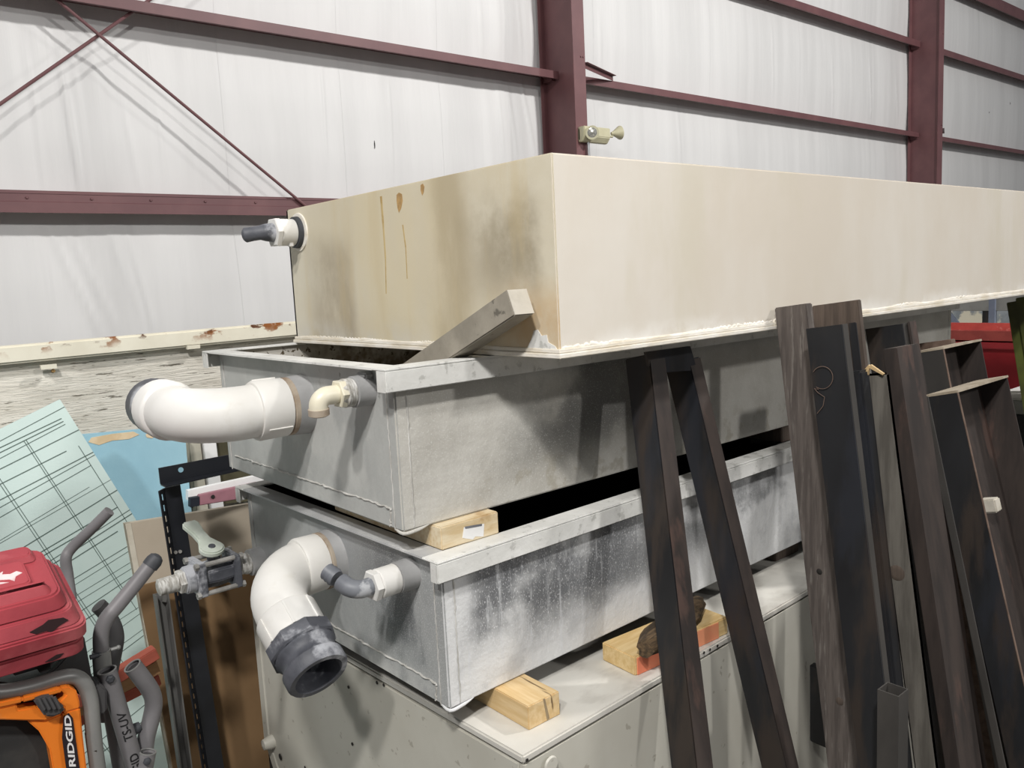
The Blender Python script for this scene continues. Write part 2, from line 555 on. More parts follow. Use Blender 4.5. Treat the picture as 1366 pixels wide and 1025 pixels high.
def wrinkle(x, z, seed):
    a = 0
    for k in range(4):
        ph = seed * 3.1 + k * 1.7
        a += 0.0022 / (1 + 0.8 * k) * math.sin(x * (7 + 9.3 * k) + z * (1.9 - 0.75 * k) + ph + 1.9 * math.sin(z * 0.9 + x * 1.7 + ph) + 1.3 * math.sin(x * 2.3 + ph * 2))
    return a


FOLDS = []
for a_, b_, am in (((45, 130), (60, 250), .006), ((80, 90), (108, 252), .010), ((100, 100), (120, 254), .006), ((165, 150), (190, 258), .005), ((30, 60), (50, 150), .004), ((210, 150), (222, 250), .004),
                   ((72, 318), (135, 446), .010), ((95, 316), (158, 440), .008), ((150, 322), (190, 425), .006), ((172, 318), (206, 440), .007), ((60, 330), (70, 420), .004), ((240, 320), (250, 430), .003),
                   ((697, 112), (713, 205), .009), ((678, 118), (690, 212), .006), ((664, 120), (672, 215), .005), ((709, 20), (714, 80), .006), ((690, 0), (698, 75), .004), ((640, 5), (645, 70), .003),
                   ((800, 30), (803, 95), .004), ((1030, 40), (1032, 130), .005), ((1110, 80), (1112, 150), .005), ((1160, 90), (1163, 160), .006), ((905, 150), (908, 215), .004), ((1195, 110), (1199, 160), .006),
                   ((430, 90), (436, 210), .003), ((520, 120), (524, 225), .003), ((60, 30), (66, 60), .003)):
    FOLDS.append((oY(*a_, YW - .03), oY(*b_, YW - .03), am))


def fold(x, z):
    s_ = 0.0
    for p_, q_, am in FOLDS:
        t_ = (p_[2] - z) / (p_[2] - q_[2])
        if -.15 < t_ < 1.15:
            d_ = x - (p_[0] + (q_[0] - p_[0]) * t_)
            if abs(d_) < .12:
                s_ += 1.9 * am * math.exp(-(d_ / .014) ** 2) * max(0, min(1, (t_ + .15) / .3, (1.15 - t_) / .3)) * (1 if d_ < 0 else math.exp(-d_ / .03) + .25 * math.sin(d_ * 60))
    return s_


seams = [-4.6, -3.2, -1.8, -0.4]
x = 0.97
seams = [-4.4, -3.03, -1.66, -0.30]
x = oY(297, 150, YW)[0]
s1 = oY(587, 150, YW)[0]
s2 = oY(945, 120, YW)[0]
half = (s1 - x)
seams = [x - half * k for k in (3, 2, 1)] + [x, x + half / 2, s1]
n_in = 2
seams += [s1 + (s2 - s1) * k / 2 for k in (1, 2)]
step = (s2 - s1) / 2
while seams[-1] < 24:
    seams.append(seams[-1] + step)
for i in range(len(seams) - 1):
    x0, x1 = seams[i] + 0.0004, seams[i + 1] - 0.0004
    nx, nz = (120, 110) if -.4 < x0 < 6 else ((110, 90) if 6 <= x0 < 13 else (14, 60))
    P, F = [], []
    for kz in range(nz + 1):
        z = 0.02 + 8.4 * kz / nz
        dg = min(abs(z - g) for g in GZ)
        puff = 0.030 * min(dg / 0.45, 1) ** 0.7
        for kx in range(nx + 1):
            t = kx / nx
            xx = x0 + (x1 - x0) * t + 0.012 * math.sin(z * 1.7)
            e = min(t, 1 - t)
            pull = 0.0015 * (1 - min(e / 0.05, 1)) ** 2
            near = 0.9 + 3.2 * max(0, 1 - abs(xx - 1.3) / 0.9) + 2.2 * max(0, 1 - abs(xx - 5.1) / 0.6)
            P.append((xx, YW - puff + pull - near * wrinkle(xx, z, 1) * min(dg / 0.2, 1) - fold(xx, z), z))
    for kz in range(nz):
        for kx in range(nx):
            a = kz * (nx + 1) + kx
            F.append((a, a + 1, a + nx + 2, a + nx + 1))
    bb = MB().add(P, F).aabb(x0, x1, YW + .016, YW + .08, .02, 8.42)
    o = build('insulation_panel', bb, 'insulation', wall, smooth=80)
# small dark tears in the vinyl
for (u, v, w, h) in ((62, 389, 4, 4), (500, 193, 1.0, 9), (1320, 150, 1, 4), (1348, 138, 1, 5)):
    p = oY(u, v, YW - 0.036)
    s = 5.95 / 1094 / 0.75
    build('vinyl_tear', MB().prism([p + XA * a * s + ZA * c * s for a, c in ((-w / 2, -h / 2), (w * 0.2, -h / 2 + 1), (w / 2, 0), (w * .1, h / 2), (-w / 2, h * .2))], (0, 0.004, 0)), 'dark_gap', wall)

# columns
CX = [5.545, 13.165]
YI = 5.45


def column(cx, label):
    t = thing('steel_column', label, 'column', (cx, YI + 0.24, 0), 'maroon columns on the back wall')
    build('inner_flange', MB().aabb(cx - .076, cx + .076, YI, YI + .013, 0, 8.4), 'maroon', t, bev=.001)
    build('outer_flange', MB().aabb(cx - .076, cx + .076, YI + .437, YI + .45, 0, 8.4), 'maroon', t, bev=.001)
    build('web', MB().aabb(cx - .005, cx + .005, YI + .013, YI + .437, 0, 8.4), 'maroon', t)
    for zz in (3.47, 4.79):
        for sx in (-1, 1):
            build('clip', MB().aabb(min(cx + sx * .005, cx + sx * .05), max(cx + sx * .005, cx + sx * .05), YI + .32, YI + .435, zz - .06, zz + .012), 'maroon', t)
    for zz in (3.56, 4.87):
        for dx in (.02, .05):
            build('bolt_head', MB().lathe([(0, .008), (.006, .008), (.008, .005)], (cx + dx, YI - .0, zz), (0, -1, 0), 6), 'maroon', t)
    return t


c1 = column(CX[0], 'wide maroon steel column behind the corner of the cream tank')
c2 = column(CX[1], 'maroon steel column above the far half of the cream tank, no lamp on it')
# flange braces: a short angle from the column down to the girt on its right
for c, cx in ((c1, CX[0]), (c2, CX[1])):
    for zz in (3.47,):
        a, e = np.array([cx + .07, YI + .016, zz + .025]), np.array([cx + .76, 5.745, zz + .045])
        d = unit(e - a)
        s = unit(np.cross(d, ZA))
        w = np.cross(s, d)
        ln = np.linalg.norm(e - a)
        build('flange_brace', MB().box(a, d, s, w, (0, ln), (0, .004), (-.024, .024)).box(a, d, s, w, (0, ln), (0, .04), (.020, .024)), 'maroon', c)


def girt(x0, x1, z, label, yf=5.75, h=0.068, bolts=False, drop=0.0):
    t = thing('wall_girt', label, 'girt', ((x0 + x1) / 2, yf + .1, z), 'maroon girts on the back wall')
    zt = z + h / 2
    zb = z - h / 2
    yb = YW - 0.004
    build('web', MB().aabb(x0, x1, yf + .002, yb, zt - .003, zt), 'maroon', t)
    if bolts:
        zm = z + .005
        build('face', MB().prism([(x0, yf, zb), (x0, yf, zm), (x0, yf + .006, zm + .004), (x0, yf + .006, zt), (x0, yf + .009, zt), (x0, yf + .009, zb)], (x1 - x0, 0, 0)), 'maroon', t)
        for k in range(14):
            xx = x0 + 0.25 + k * 0.36
            if xx < x1:
                build('bolt_head', MB().lathe([(0, .009), (.006, .009), (.008, .006)], (xx, yf + .006, zt - .028), (0, -1, 0), 6), 'maroon', t)
        build('lip', MB().aabb(x0, x1, yf + .022, yf + .03, zt - .01, zt + .018), 'maroon', t)
    else:
        build('face', MB().aabb(x0, x1, yf, yf + .003, zb, zt), 'maroon', t, bev=.0008)
        build('lip', MB().aabb(x0, x1, yf + .003, yf + .02, zb, zb + .003), 'maroon', t)
        build('back_flange', MB().aabb(x0, x1, yb - .004, yb, zt, zt + .06), 'maroon', t)
    return t


XL = -2.07
girt(XL, CX[0] - .03, 3.443, 'maroon girt running from the top left edge down to the first column', yf=5.69)
girt(XL, CX[0] - .03, 2.197, 'low maroon girt with a row of bolts, left of the cream tank', yf=5.742, h=.118, bolts=True)
girt(CX[0] + .03, CX[1] - .03, 3.46, 'maroon girt between both columns, just above the emergency light')
girt(CX[0] + .03, CX[1] - .03, 4.785, 'maroon girt high between both columns, entering at the top edge', h=.09)
girt(CX[1] + .03, 22, 3.46, 'lower maroon girt running to the right edge past the second column')
girt(CX[1] + .03, 22, 4.785, 'maroon girt past the second column, second from the top corner', h=.09)
girt(CX[1] + .03, 22, 5.86, 'dark girt crossing the top right corner', h=.18)

# rod bracing
for (a, e, lb) in (((5.5, .14), (-2.05, 6.1), 'thin maroon brace rod slanting down to the cream tank'),
                   ((5.5, 6.41), (-2.05, .33), 'thin maroon brace rod slanting down to the left edge')):
    dz = -.012 if a[1] < 1 else .012
    bb = MB().tube([(a[0], 5.716 + dz, a[1]), (e[0], 5.79 + dz, e[1])], .0105, 10)
    tag(build('brace_rod', bb, 'maroon'), lb, 'brace rod', 'crossed brace rods')

# emergency light on the first column
yl = YI - .06
hp = [oY(u, v, yl) for u, v in ((777, 168), (812, 169), (812, 190), (777, 190))]
x0, x1 = hp[0][0], hp[1][0]
z0, z1 = hp[3][2] + .01, hp[0][2]
t = thing('emergency_light', 'beige twin-head emergency light on the first maroon column', 'light', ((x0 + x1) / 2, yl, z0))
build('housing', MB().prism([(x0, yl - .02, z1), (x0, yl + .06, z1), (x0, yl + .06, z0), (x0, yl + .02, z0), (x0, yl - .02, z0 + .05)], (x1 - x0, 0, 0)), 'lamp_housing', t, bev=.006)
build('back_bracket', MB().aabb(x0, CX[0] + .076, yl + .04, YI - .0005, z0 + .02, z1 - .02), 'lamp_housing', t)
hc = oY(790, 177, yl - .06)
dirh = unit(CAM - hc + np.array([0, 0, .6]))
h1 = build('lamp_head', MB().lathe([(-.06, .022), (-.035, .05), (0, .060), (.012, .062), (.012, .052)], hc, dirh, 20), 'lamp_housing', t)
build('lens', MB().lathe([(.004, .052), (.012, .044), (.016, .02)], hc, dirh, 20), 'lamp_glass', h1)
hc = oY(819, 178, yl - .02)
dirh = unit((1.0, -.25, .12))
h2 = build('lamp_head', MB().lathe([(-.03, .014), (.0, .026), (.06, .062), (.07, .064), (.07, .056)], hc, dirh, 20), 'lamp_housing', t)
build('lens', MB().lathe([(.06, .056), (.066, .05), (.068, .02)], hc, dirh, 20), 'lamp_glass', h2)
build('swivel_arm', MB().tube([(x1 - .01, yl, z0 + .07), (x1 + .03, yl - .01, z0 + .065), hc], .012, 10), 'lamp_housing', t)
cxp = oY(788, 195, yl)[0]
build('conduit', MB().tube([(cxp, yl + .03, z0 + .02), (cxp + .005, yl + .03, z0 - .3), (cxp + .01, yl + .03, 1.2)], .013, 10), 'conduit', t)

# ------------------------------------------------------------------ trailer side: rail and old plywood behind the tanks
YR = 2.6
ra, rb = oY(-60, 467, YR), oY(395, 428.5, YR)
d = unit(rb - ra)
ra = ra - d * .5
rb = rb + d * .9
hh = .051
zup = np.cross(-YA, d) if np.cross(-YA, d)[2] > 0 else np.cross(YA, d)
t = thing('steel_rail', 'cream painted rail with rust streaks along the top of the old plywood', 'rail', (ra + rb) / 2)
build('rail_bar', MB().box(ra - zup * hh, d, YA, zup, (0, np.linalg.norm(rb - ra)), (-.012, .02), (0, hh)), 'cream_enamel', t, bev=.006)
for (u, v) in ((65, 489.5), (258, 463)):
    p = oY(u, v, YR - .012)
    build('clip', MB().box(p, d, YA, zup, (-.02, .02), (-.003, .01), (-.006, .006)), 'cream_enamel', t)
t = thing('plywood_panel', 'weathered pale plywood sheet with dark cracks under the rail', 'panel', (.4, YR + .02, .25))
build('sheet', MB().box(ra - zup * hh, d, YA, zup, (0, np.linalg.norm(rb - ra)), (.022, .04), (-1.2, -.002)), 'old_plywood', t)
p = oY(71, 495, YR + .02)
build('nail', MB().lathe([(0, .006), (.004, .005)], p, (0, -1, 0), 8), 'rust_spot', t)


# sheets given by the corners seen, put on a leaning plane
def plane(y, z, s, a=0.0):
    """plane through (0, y, z), leaning s = dy/dz, turned by a about z; returns (normal, point)"""
    n = unit((-math.sin(a), math.cos(a), -s))
    return n, np.array([0.0, y, z])


def sheet(name, pxs, pl, th, m, parent=None, bev=0.0):
    n, p = pl
    q = [on(u, v, n, p) for u, v in pxs]
    return build(name, MB().prism(q, n * th), m, parent, bev)


def down(pl, a, bpx, zfloor=0.0):
    """pixel-line a->bpx on the plane carried on to height zfloor"""
    n, p = pl
    A, B = on(*a, n, p), on(*bpx, n, p)
    k = (A[2] - zfloor) / (A[2] - B[2])
    return A + (B - A) * k


# blue foam
pl = plane(2.40, 1.2, .06)
n_, p_ = pl
q = [on(60, 588, n_, p_), on(100, 581, n_, p_), on(246, 568, n_, p_), down(pl, (246, 568), (252, 640), .02), down(pl, (60, 588), (95, 860), .02)]
t = thing('blue_foam_board', 'light blue foam board with torn tan paper along its top', 'foam board', (q[0] + q[2]) / 2 * np.array([1, 1, 0]))
build('board', MB().prism(q, n_ * .025), 'blue_foam', t)
for pg in (((118, 590), (122, 584), (150, 579), (178, 576), (186, 580), (172, 586), (150, 588), (132, 594)),
           ((194, 580), (204, 575), (212, 578), (203, 585), (196, 584))):
    build('torn_paper', MB().prism([on(u, v, n_, p_ - n_ * .001) for u, v in pg], n_ * .0015), 'torn_paper', t)

# pale posts and a dark sheet added for the dark gaps between them
pl = plane(2.5, 1.2, 0)
sheet_o = sheet('gap_backing', [(240, 560), (400, 540), (400, 660), (240, 680)], plane(2.545, 1.2, 0), .012, 'gap_olive')
tag(sheet_o, 'dark olive backing added for the dark gaps between the two pale posts', 'board')
for (xa, xb, m, lb, nm) in ((252, 268, 'pale_post', 'grey-beige upright post by the edge of the blue foam', 'timber_post'),
                            (272, 289, 'white_strip', 'whitish upright post under the elbow of the upper metal tank', 'timber_post')):
    n_, p_ = pl
    a, c = on(xa, 590, n_, p_), on(xb, 588, n_, p_)
    dn = down(pl, (xa, 590), (xa + 6, 640), 0.0)
    dxy = c - a
    bb = MB().prism([dn, dn + dxy * np.array([1, 1, 0]), on(xb - 4, 560, n_, p_), on(xa - 4, 562, n_, p_)], (0, .035, 0))
    tag(build(nm, bb, m, bev=.002), lb, 'post', 'pale posts beside the blue foam')

# green foam board, turned on its corner
pl = plane(2.22, 1.2, .16)
n_, p_ = pl
A, B = on(80, 533, n_, p_), on(181, 693, n_, p_)
dr = unit(B - A)
dl = unit(np.cross(n_, dr))
if (dl @ XA) > 0: dl = -dl
lenr = (A[2] - 0.03) / -dr[2] * .86
t = thing('green_foam_board', 'pale green foam board with dark saw lines leaning behind the red case', 'foam board', (A[0] - .3, A[1] - .1, 0))
W_ = .9
foam = build('board', MB().prism([A, A + dr * lenr, A + dr * lenr + dl * W_, A + dl * W_], n_ * .03), 'green_foam', t)
bb = MB()
rnd = random.Random(3)
rows = [.02, .042, .05, .058, .085, .118, .15, .158, .176, .22, .232, .262, .30, .312, .322, .333, .352, .40, .412, .44, .455, .47, .5, .55, .56, .60, .612, .66, .70, .72, .76, .8]
for a in rows:
    t0 = rnd.choice([0, 0, 0, .02, .05])
    t1 = W_ - rnd.choice([0, 0, 0, .2])
    w = rnd.choice([.0012, .0018, .0024])
    sl = rnd.uniform(-.03, .03)
    s0, s1_ = A + dr * (a + sl * t0) + dl * t0, A + dr * (a + sl * t1) + dl * t1
    bb.box(s0 - n_ * .0006, unit(s1_ - s0), dr, n_, (0, np.linalg.norm(s1_ - s0)), (0, w), (0, .002))
for c, a0, a1 in ((.02, .12, .4), (.11, .05, .55), (.115, .05, .5), (.20, .0, .75), (.206, .0, .6), (.27, .3, .9), (.33, .0, .9), (.335, .1, .8), (.42, .0, .9)):
    bb.box(A + dr * a0 + dl * c - n_ * .0006, dr, dl, n_, (0, a1 - a0), (0, .0016), (0, .002))
tag(build('saw_lines', bb, 'groove', foam), kind='stuff')

# cream board, brown board
pl = plane(2.0, 1.05, .06)
n_, p_ = pl
tl, tr = on(167, 699, n_, p_), on(360, 668, n_, p_)
bl, br = down(pl, (167, 699), (227, 1025), .0), down(pl, (360, 668), (400, 900), .0)
t = thing('cream_board', 'cream faced board leaning upright behind the black slotted frame', 'board', (tl + tr) / 2 * np.array([1, 1, 0]) + np.array([0, -.1, 0]))
build('panel', MB().prism([tl, tr, br, bl], n_ * .018), 'cream_board', t)
ex = unit(tr - tl)
build('pale_edge', MB().prism([tl - n_ * .001, tl + ex * .012 - n_ * .001, bl + ex * .012 - n_ * .001, bl - n_ * .001], n_ * .02), 'cream_board_edge', t)
pl = plane(1.985, 1.05, .06)
n_, p_ = pl
q = [on(184, 783, n_, p_), on(372, 735, n_, p_), down(pl, (372, 735), (395, 900), .0), down(pl, (184, 783), (231, 1025), .0)]
tag(build('brown_board', MB().prism(q, n_ * .008), 'brown_board'), 'brown fibreboard leaning in front of the cream board', 'board')

# strips seen through the slotted frame
pl = plane(2.32, 1.1, 0)
tag(sheet('white_strip', [(251, 655), (352, 633), (352, 648), (251, 668)], plane(2.34, 1.1, 0), .02, 'white_strip'), 'bright white strip seen under the top of the black frame', 'strip')
t = thing('pink_bar', 'dull pink plastic bar with a bolt hole, seen through the black frame', 'bar', oY(290, 672, 2.30))
sheet('bar', [(266, 661), (345, 644), (345, 662), (266, 675)], plane(2.30, 1.1, 0), .02, 'pink_plastic', t, bev=.002)
p = oY(284, 663, 2.299)
build('bolt_hole', MB().lathe([(0, .006), (.002, .005)], p, (0, -1, 0), 10), 'dark_gap', t)
sheet('navy_end', [(254, 665), (266, 663), (266, 675), (254, 677)], plane(2.299, 1.1, 0), .018, 'navy', t)

# grey channel in front of the brown board
pl = plane(1.93, .95, .10)
n_, p_ = pl
t = thing('steel_channel', 'thin grey steel channel leaning on the brown board', 'channel', down(pl, (215, 790), (250, 1025), 0))
TL, TR = on(204, 793, n_, p_), on(220, 790, n_, p_)
BL, BR = down(pl, (204, 793), (237, 1025), 0), down(pl, (220, 790), (252, 1025), 0)
wx = unit(TR - TL)
wl = np.linalg.norm(TR - TL)
build('web', MB().prism([TL, TR, BR, BL], n_ * .003), 'grey_steel', t)
build('flange', MB().prism([TL, TL + wx * .003, BL + wx * .003, BL], -n_ * .022), 'grey_steel', t)
build('flange', MB().prism([TR - wx * .003, TR, BR, BR - wx * .003], -n_ * .03), 'grey_steel', t)
build('bent_end', MB().prism([on(u, v, n_, p_ - n_ * .02) for u, v in ((208, 780), (236, 782), (238, 790), (224, 793), (222, 804), (217, 803), (218, 791))], n_ * .012), 'grey_steel', t)

# black slotted angle frame
SL = .045
pl = plane(1.90, 1.0, SL)
n_, p_ = pl
t = thing('slotted_frame', 'black slotted steel angle frame standing behind the elbow pipes', 'frame', down(pl, (221, 700), (272, 1025), 0))
# upright: wide face towards us, slotted side to the left
UL, UR = on(221, 648, n_, p_), on(243, 655, n_, p_)
LL, LR = down(pl, (227, 700), (278, 1025), 0), down(pl, (248, 700), (299, 1025), 0)
UL = down(pl, (278, 1025), (227, 700), 0) if False else on(219, 648, n_, p_)
ax = unit(LL - on(227, 700, n_, p_))
UL = on(227, 700, n_, p_) - ax * .085
UR = on(248, 700, n_, p_) - ax * .085
Lx = np.linalg.norm(LL - UL)
wx = unit(UR - UL)
wl = np.linalg.norm(UR - UL)
wx = unit(wx - ax * (wx @ ax))
up_ = build('upright', MB().box(UL, ax, wx, n_, (0, Lx), (0, wl), (0, .003)), 'black_paint', t)
sd = -n_
# slotted flange comes towards the viewer on the left: two rails joined by rungs
side = unit(-n_ * .75 - wx * .66)
bb = MB()
bb.box(UL, ax, side, np.cross(ax, side), (0, Lx), (0, .008), (0, .003))
bb.box(UL, ax, side, np.cross(ax, side), (0, Lx), (.018, .026), (0, .003))
k = 0
while k * .025 < Lx - .02:
    bb.box(UL + ax * k * .025, ax, side, np.cross(ax, side), (0, .010), (.008, .018), (0, .003))
    k += 1
build('slotted_flange', bb, 'black_paint', t)
for (u, v) in ((234, 737), (240, 736)):
    p = on(u, v, n_, p_ - n_ * .001)
    build('bolt_head', MB().lathe([(0, .004), (.003, .004)], p, -n_, 8), 'bolt', t)
# top beam: tall flange at the back, flat flange towards us
pb = plane(1.905, 1.0, 0)
nb, pbp = pb
a = on(211, 625, nb, pbp)
c = on(310, 606, nb, pbp)
a2 = on(214, 646, nb, pbp)
bx_ = unit(c - a)
bz = unit((a - a2) - bx_ * ((a - a2) @ bx_))
hb = np.linalg.norm(a - a2)
by_ = np.cross(bz, bx_)
if by_[1] > 0: by_ = -by_
beam = build('top_beam', MB().box(a2, bx_, by_, bz, (0, .62), (-.003, 0), (0, hb)).prism([a2 - bz * .003, a2 + bx_ * .62 - bz * .003, a2 + bx_ * .62 + by_ * .002 - bz * .003, a2 + bx_ * .30 + by_ * .010 - bz * .003, a2 + by_ * .034 - bz * .003], bz * .003), 'black_paint', t)
p = on(241, 627, nb, pbp)
build('slot_hole', MB().lathe([(0, .006), (.0012, .006)], p + by_ * .0005, by_, 12), 'blue_foam', beam)

# ------------------------------------------------------------------ metal cabinet under the tanks
cy = .040
CXv, CYv = np.array([math.cos(cy), math.sin(cy), 0]), np.array([-math.sin(cy), math.cos(cy), 0])
CO = np.array([.747, .911, 0.0])
CT = .87
CL, CW = 1.55, .94
t = thing('metal_cabinet', 'beige steel cabinet carrying the stack of tanks', 'cabinet', CO + CXv * CL / 2 + CYv * CW / 2)
build('body', MB().box(CO, CXv, CYv, ZA, (.006, CL), (.008, CW), (.0, CT - .016)), 'dark_gap', t)
build('lid', MB().box(CO, CXv, CYv, ZA, (0, CL), (0, CW), (CT - .014, CT)), 'cabinet_lid', t, bev=.003)
fp = build('front_panel', MB().box(CO, CXv, CYv, ZA, (.004, CL), (.002, .012), (.02, CT - .0175)), 'cabinet', t, bev=.001)
# end panel with a cut-away lower rear corner
e = lambda y, z, x=0.0: CO + CXv * x + CYv * y + ZA * z
build('end_panel', MB().prism([e(.012, .02), e(.012, CT - .0175), e(CW - .03, CT - .0175), e(CW - .03, .52), e(CW - .10, .42), e(CW - .10, .02)], CXv * .01), 'cabinet', t, bev=.001)
build('rear_frame', MB().prism([e(CW - .026, CT - .0175, -.002), e(CW, CT - .0175, -.002), e(CW, .52, -.002), e(CW - .07, .40, -.002), e(CW - .07, .02, -.002), e(CW - .096, .02, -.002), e(CW - .096, .415, -.002), e(CW - .026, .525, -.002)], CXv * .012), 'cabinet', t, bev=.001)
p = oX(367, 988, CO[0] - .03)
pk = np.array([CO[0] - CYv[0] * 0 - .03, p[1], p[2]])
build('knob', MB().lathe([(0, .017), (.015, .016), (.03, .012), (.033, .0)], (CO[0] - .030, p[1], p[2]), (-1, 0, 0), 18).lathe([(0, .017), (.001, .017)], (CO[0] - .034, p[1], p[2]), (1, 0, 0), 18), 'cabinet', t)
for (u, v) in ((374, 1010), (407, 1024), (503, 911), (512, 914), (465, 917), (470, 993)):
    p = oX(u, v, CO[0] - .024)
    p = oX(u, v, CO[0] - math.sin(cy) * (p[1] - CO[1]) - .0015)
    r_ = .008 if u == 374 else .0035
    build('screw_hole', MB().lathe([(0, r_), (.0012, r_ * .9)], p, (-1, 0, 0), 10), 'dark_gap', t)
for (u, v) in ((703, 1014.5), (939, 871), (947, 867), (957, 862)):
    p = oY(u, v, .905)
    y_ = CO[1] + math.sin(cy) * (p[0] - CO[0]) - .0015
    p = oY(u, v, y_)
    build('screw_hole', MB().lathe([(0, .003), (.001, .0025)], p, (0, -1, 0), 8), 'dark_gap', t)
p = oY(735, 1020, .908)
build('lock', MB().lathe([(0, .014), (.003, .012)], p, (0, -1, 0), 18), 'cabinet', t)
p0, p1 = oY(1086, 889, .918), oY(1096, 985, .918)
build('pull_handle', MB().aabb(p0[0], p0[0] + .018, .885, .93, p1[2], p0[2]), 'black_steel', t, bev=.003)

# ------------------------------------------------------------------ timber under the tanks


def block(name, label, px, z, h, ydepth, m, cat='block', back=0.0, group=None, x_is_front=True):
    pass


ZL = CT
a, c = oZ(705, 975, ZL), oZ(747, 952, ZL)
t = thing('timber_block', 'short square pine block under the near corner of the lower tank', 'block', (a[0] + .03, a[1] + .15, ZL))
hB = .0415
build('timber', MB().aabb(a[0], c[0] - .002, a[1] - .001, a[1] + .36, ZL, ZL + hB), 'pine_y', t, bev=.0015)
gx = a[0] + (c[0] - a[0]) * .55
build('knot_crack', MB().prism([(gx + .000, a[1] - .0013, ZL + .002), (gx + .006, a[1] - .0013, ZL + .003), (gx - .002, a[1] - .0013, ZL + hB - .001), (gx - .006, a[1] - .0013, ZL + hB - .001)], (0, .002, 0)), 'knot_grey', t)

# flat 2x4 with an orange painted edge
a, c, e2 = oZ(848, 903, ZL), oZ(810, 885, ZL), oZ(972, 846, ZL)
dX = unit(e2 - a)
dY = np.array([-dX[1], dX[0], 0])
Lp = np.linalg.norm(e2 - a)
t = thing('orange_plank', 'flat pine plank with one orange painted edge on the cabinet', 'plank', a + dX * Lp / 2 + dY * .04)
build('timber', MB().box(a, dX, dY, ZA, (0, Lp), (0.0015, .088), (0, .036)), 'pine_x', t, bev=.002)
build('painted_edge', MB().box(a, dX, dY, ZA, (.006, Lp - .03), (0, .0022), (.001, .033)), 'orange_paint', t)
# piece of bark lying over it
zb = ZL + .036 + .021
a2, c2_ = oZ(872, 857, zb), oZ(928, 806, zb)
dB = unit(c2_ - a2)
LB = np.linalg.norm(c2_ - a2)
sB = np.cross(ZA, dB)
R_ = []
rnd = random.Random(5)
for k in range(9):
    tt = -.035 + (LB + .05) * k / 8
    rr = [.62, .9, 1, 1.05, .95, 1, .96, .85, .5][k]
    ring = []
    for j in range(14):
        an = 2 * math.pi * j / 14
        q = 1 + rnd.uniform(-.14, .14)
        ring.append(a2 + dB * (tt + rnd.uniform(-.004, .004)) + sB * math.cos(an) * .029 * rr * q + ZA * max(-.0205, math.sin(an) * .022 * rr * q))
    R_.append(ring)
tag(build('bark_piece', MB().rings(R_), 'bark', smooth=50), 'dark rough piece of bark lying on the orange-edged plank', 'bark')
# far brown block
p = oZ(1046, 752, ZL)
tag(build('timber_block', MB().aabb(p[0] - .005, p[0] + .1, p[1] + .02, p[1] + .4, ZL, ZL + .0415), 'weathered_brown', bev=.002), 'dark brown block under the far part of the lower tank', 'block')

# ------------------------------------------------------------------ metal tanks


def wavy(p0, p1, r, n, seed, amp=.0012):
    rn = random.Random(seed)
    p0, p1 = np.array(p0, float), np.array(p1, float)
    P = []
    for k in range(n + 1):
        P.append(p0 + (p1 - p0) * k / n + np.array([rn.uniform(-amp, amp) for _ in range(3)]))
    return MB().tube(P, [r * rn.uniform(.7, 1.2) for _ in range(n + 1)], 6)


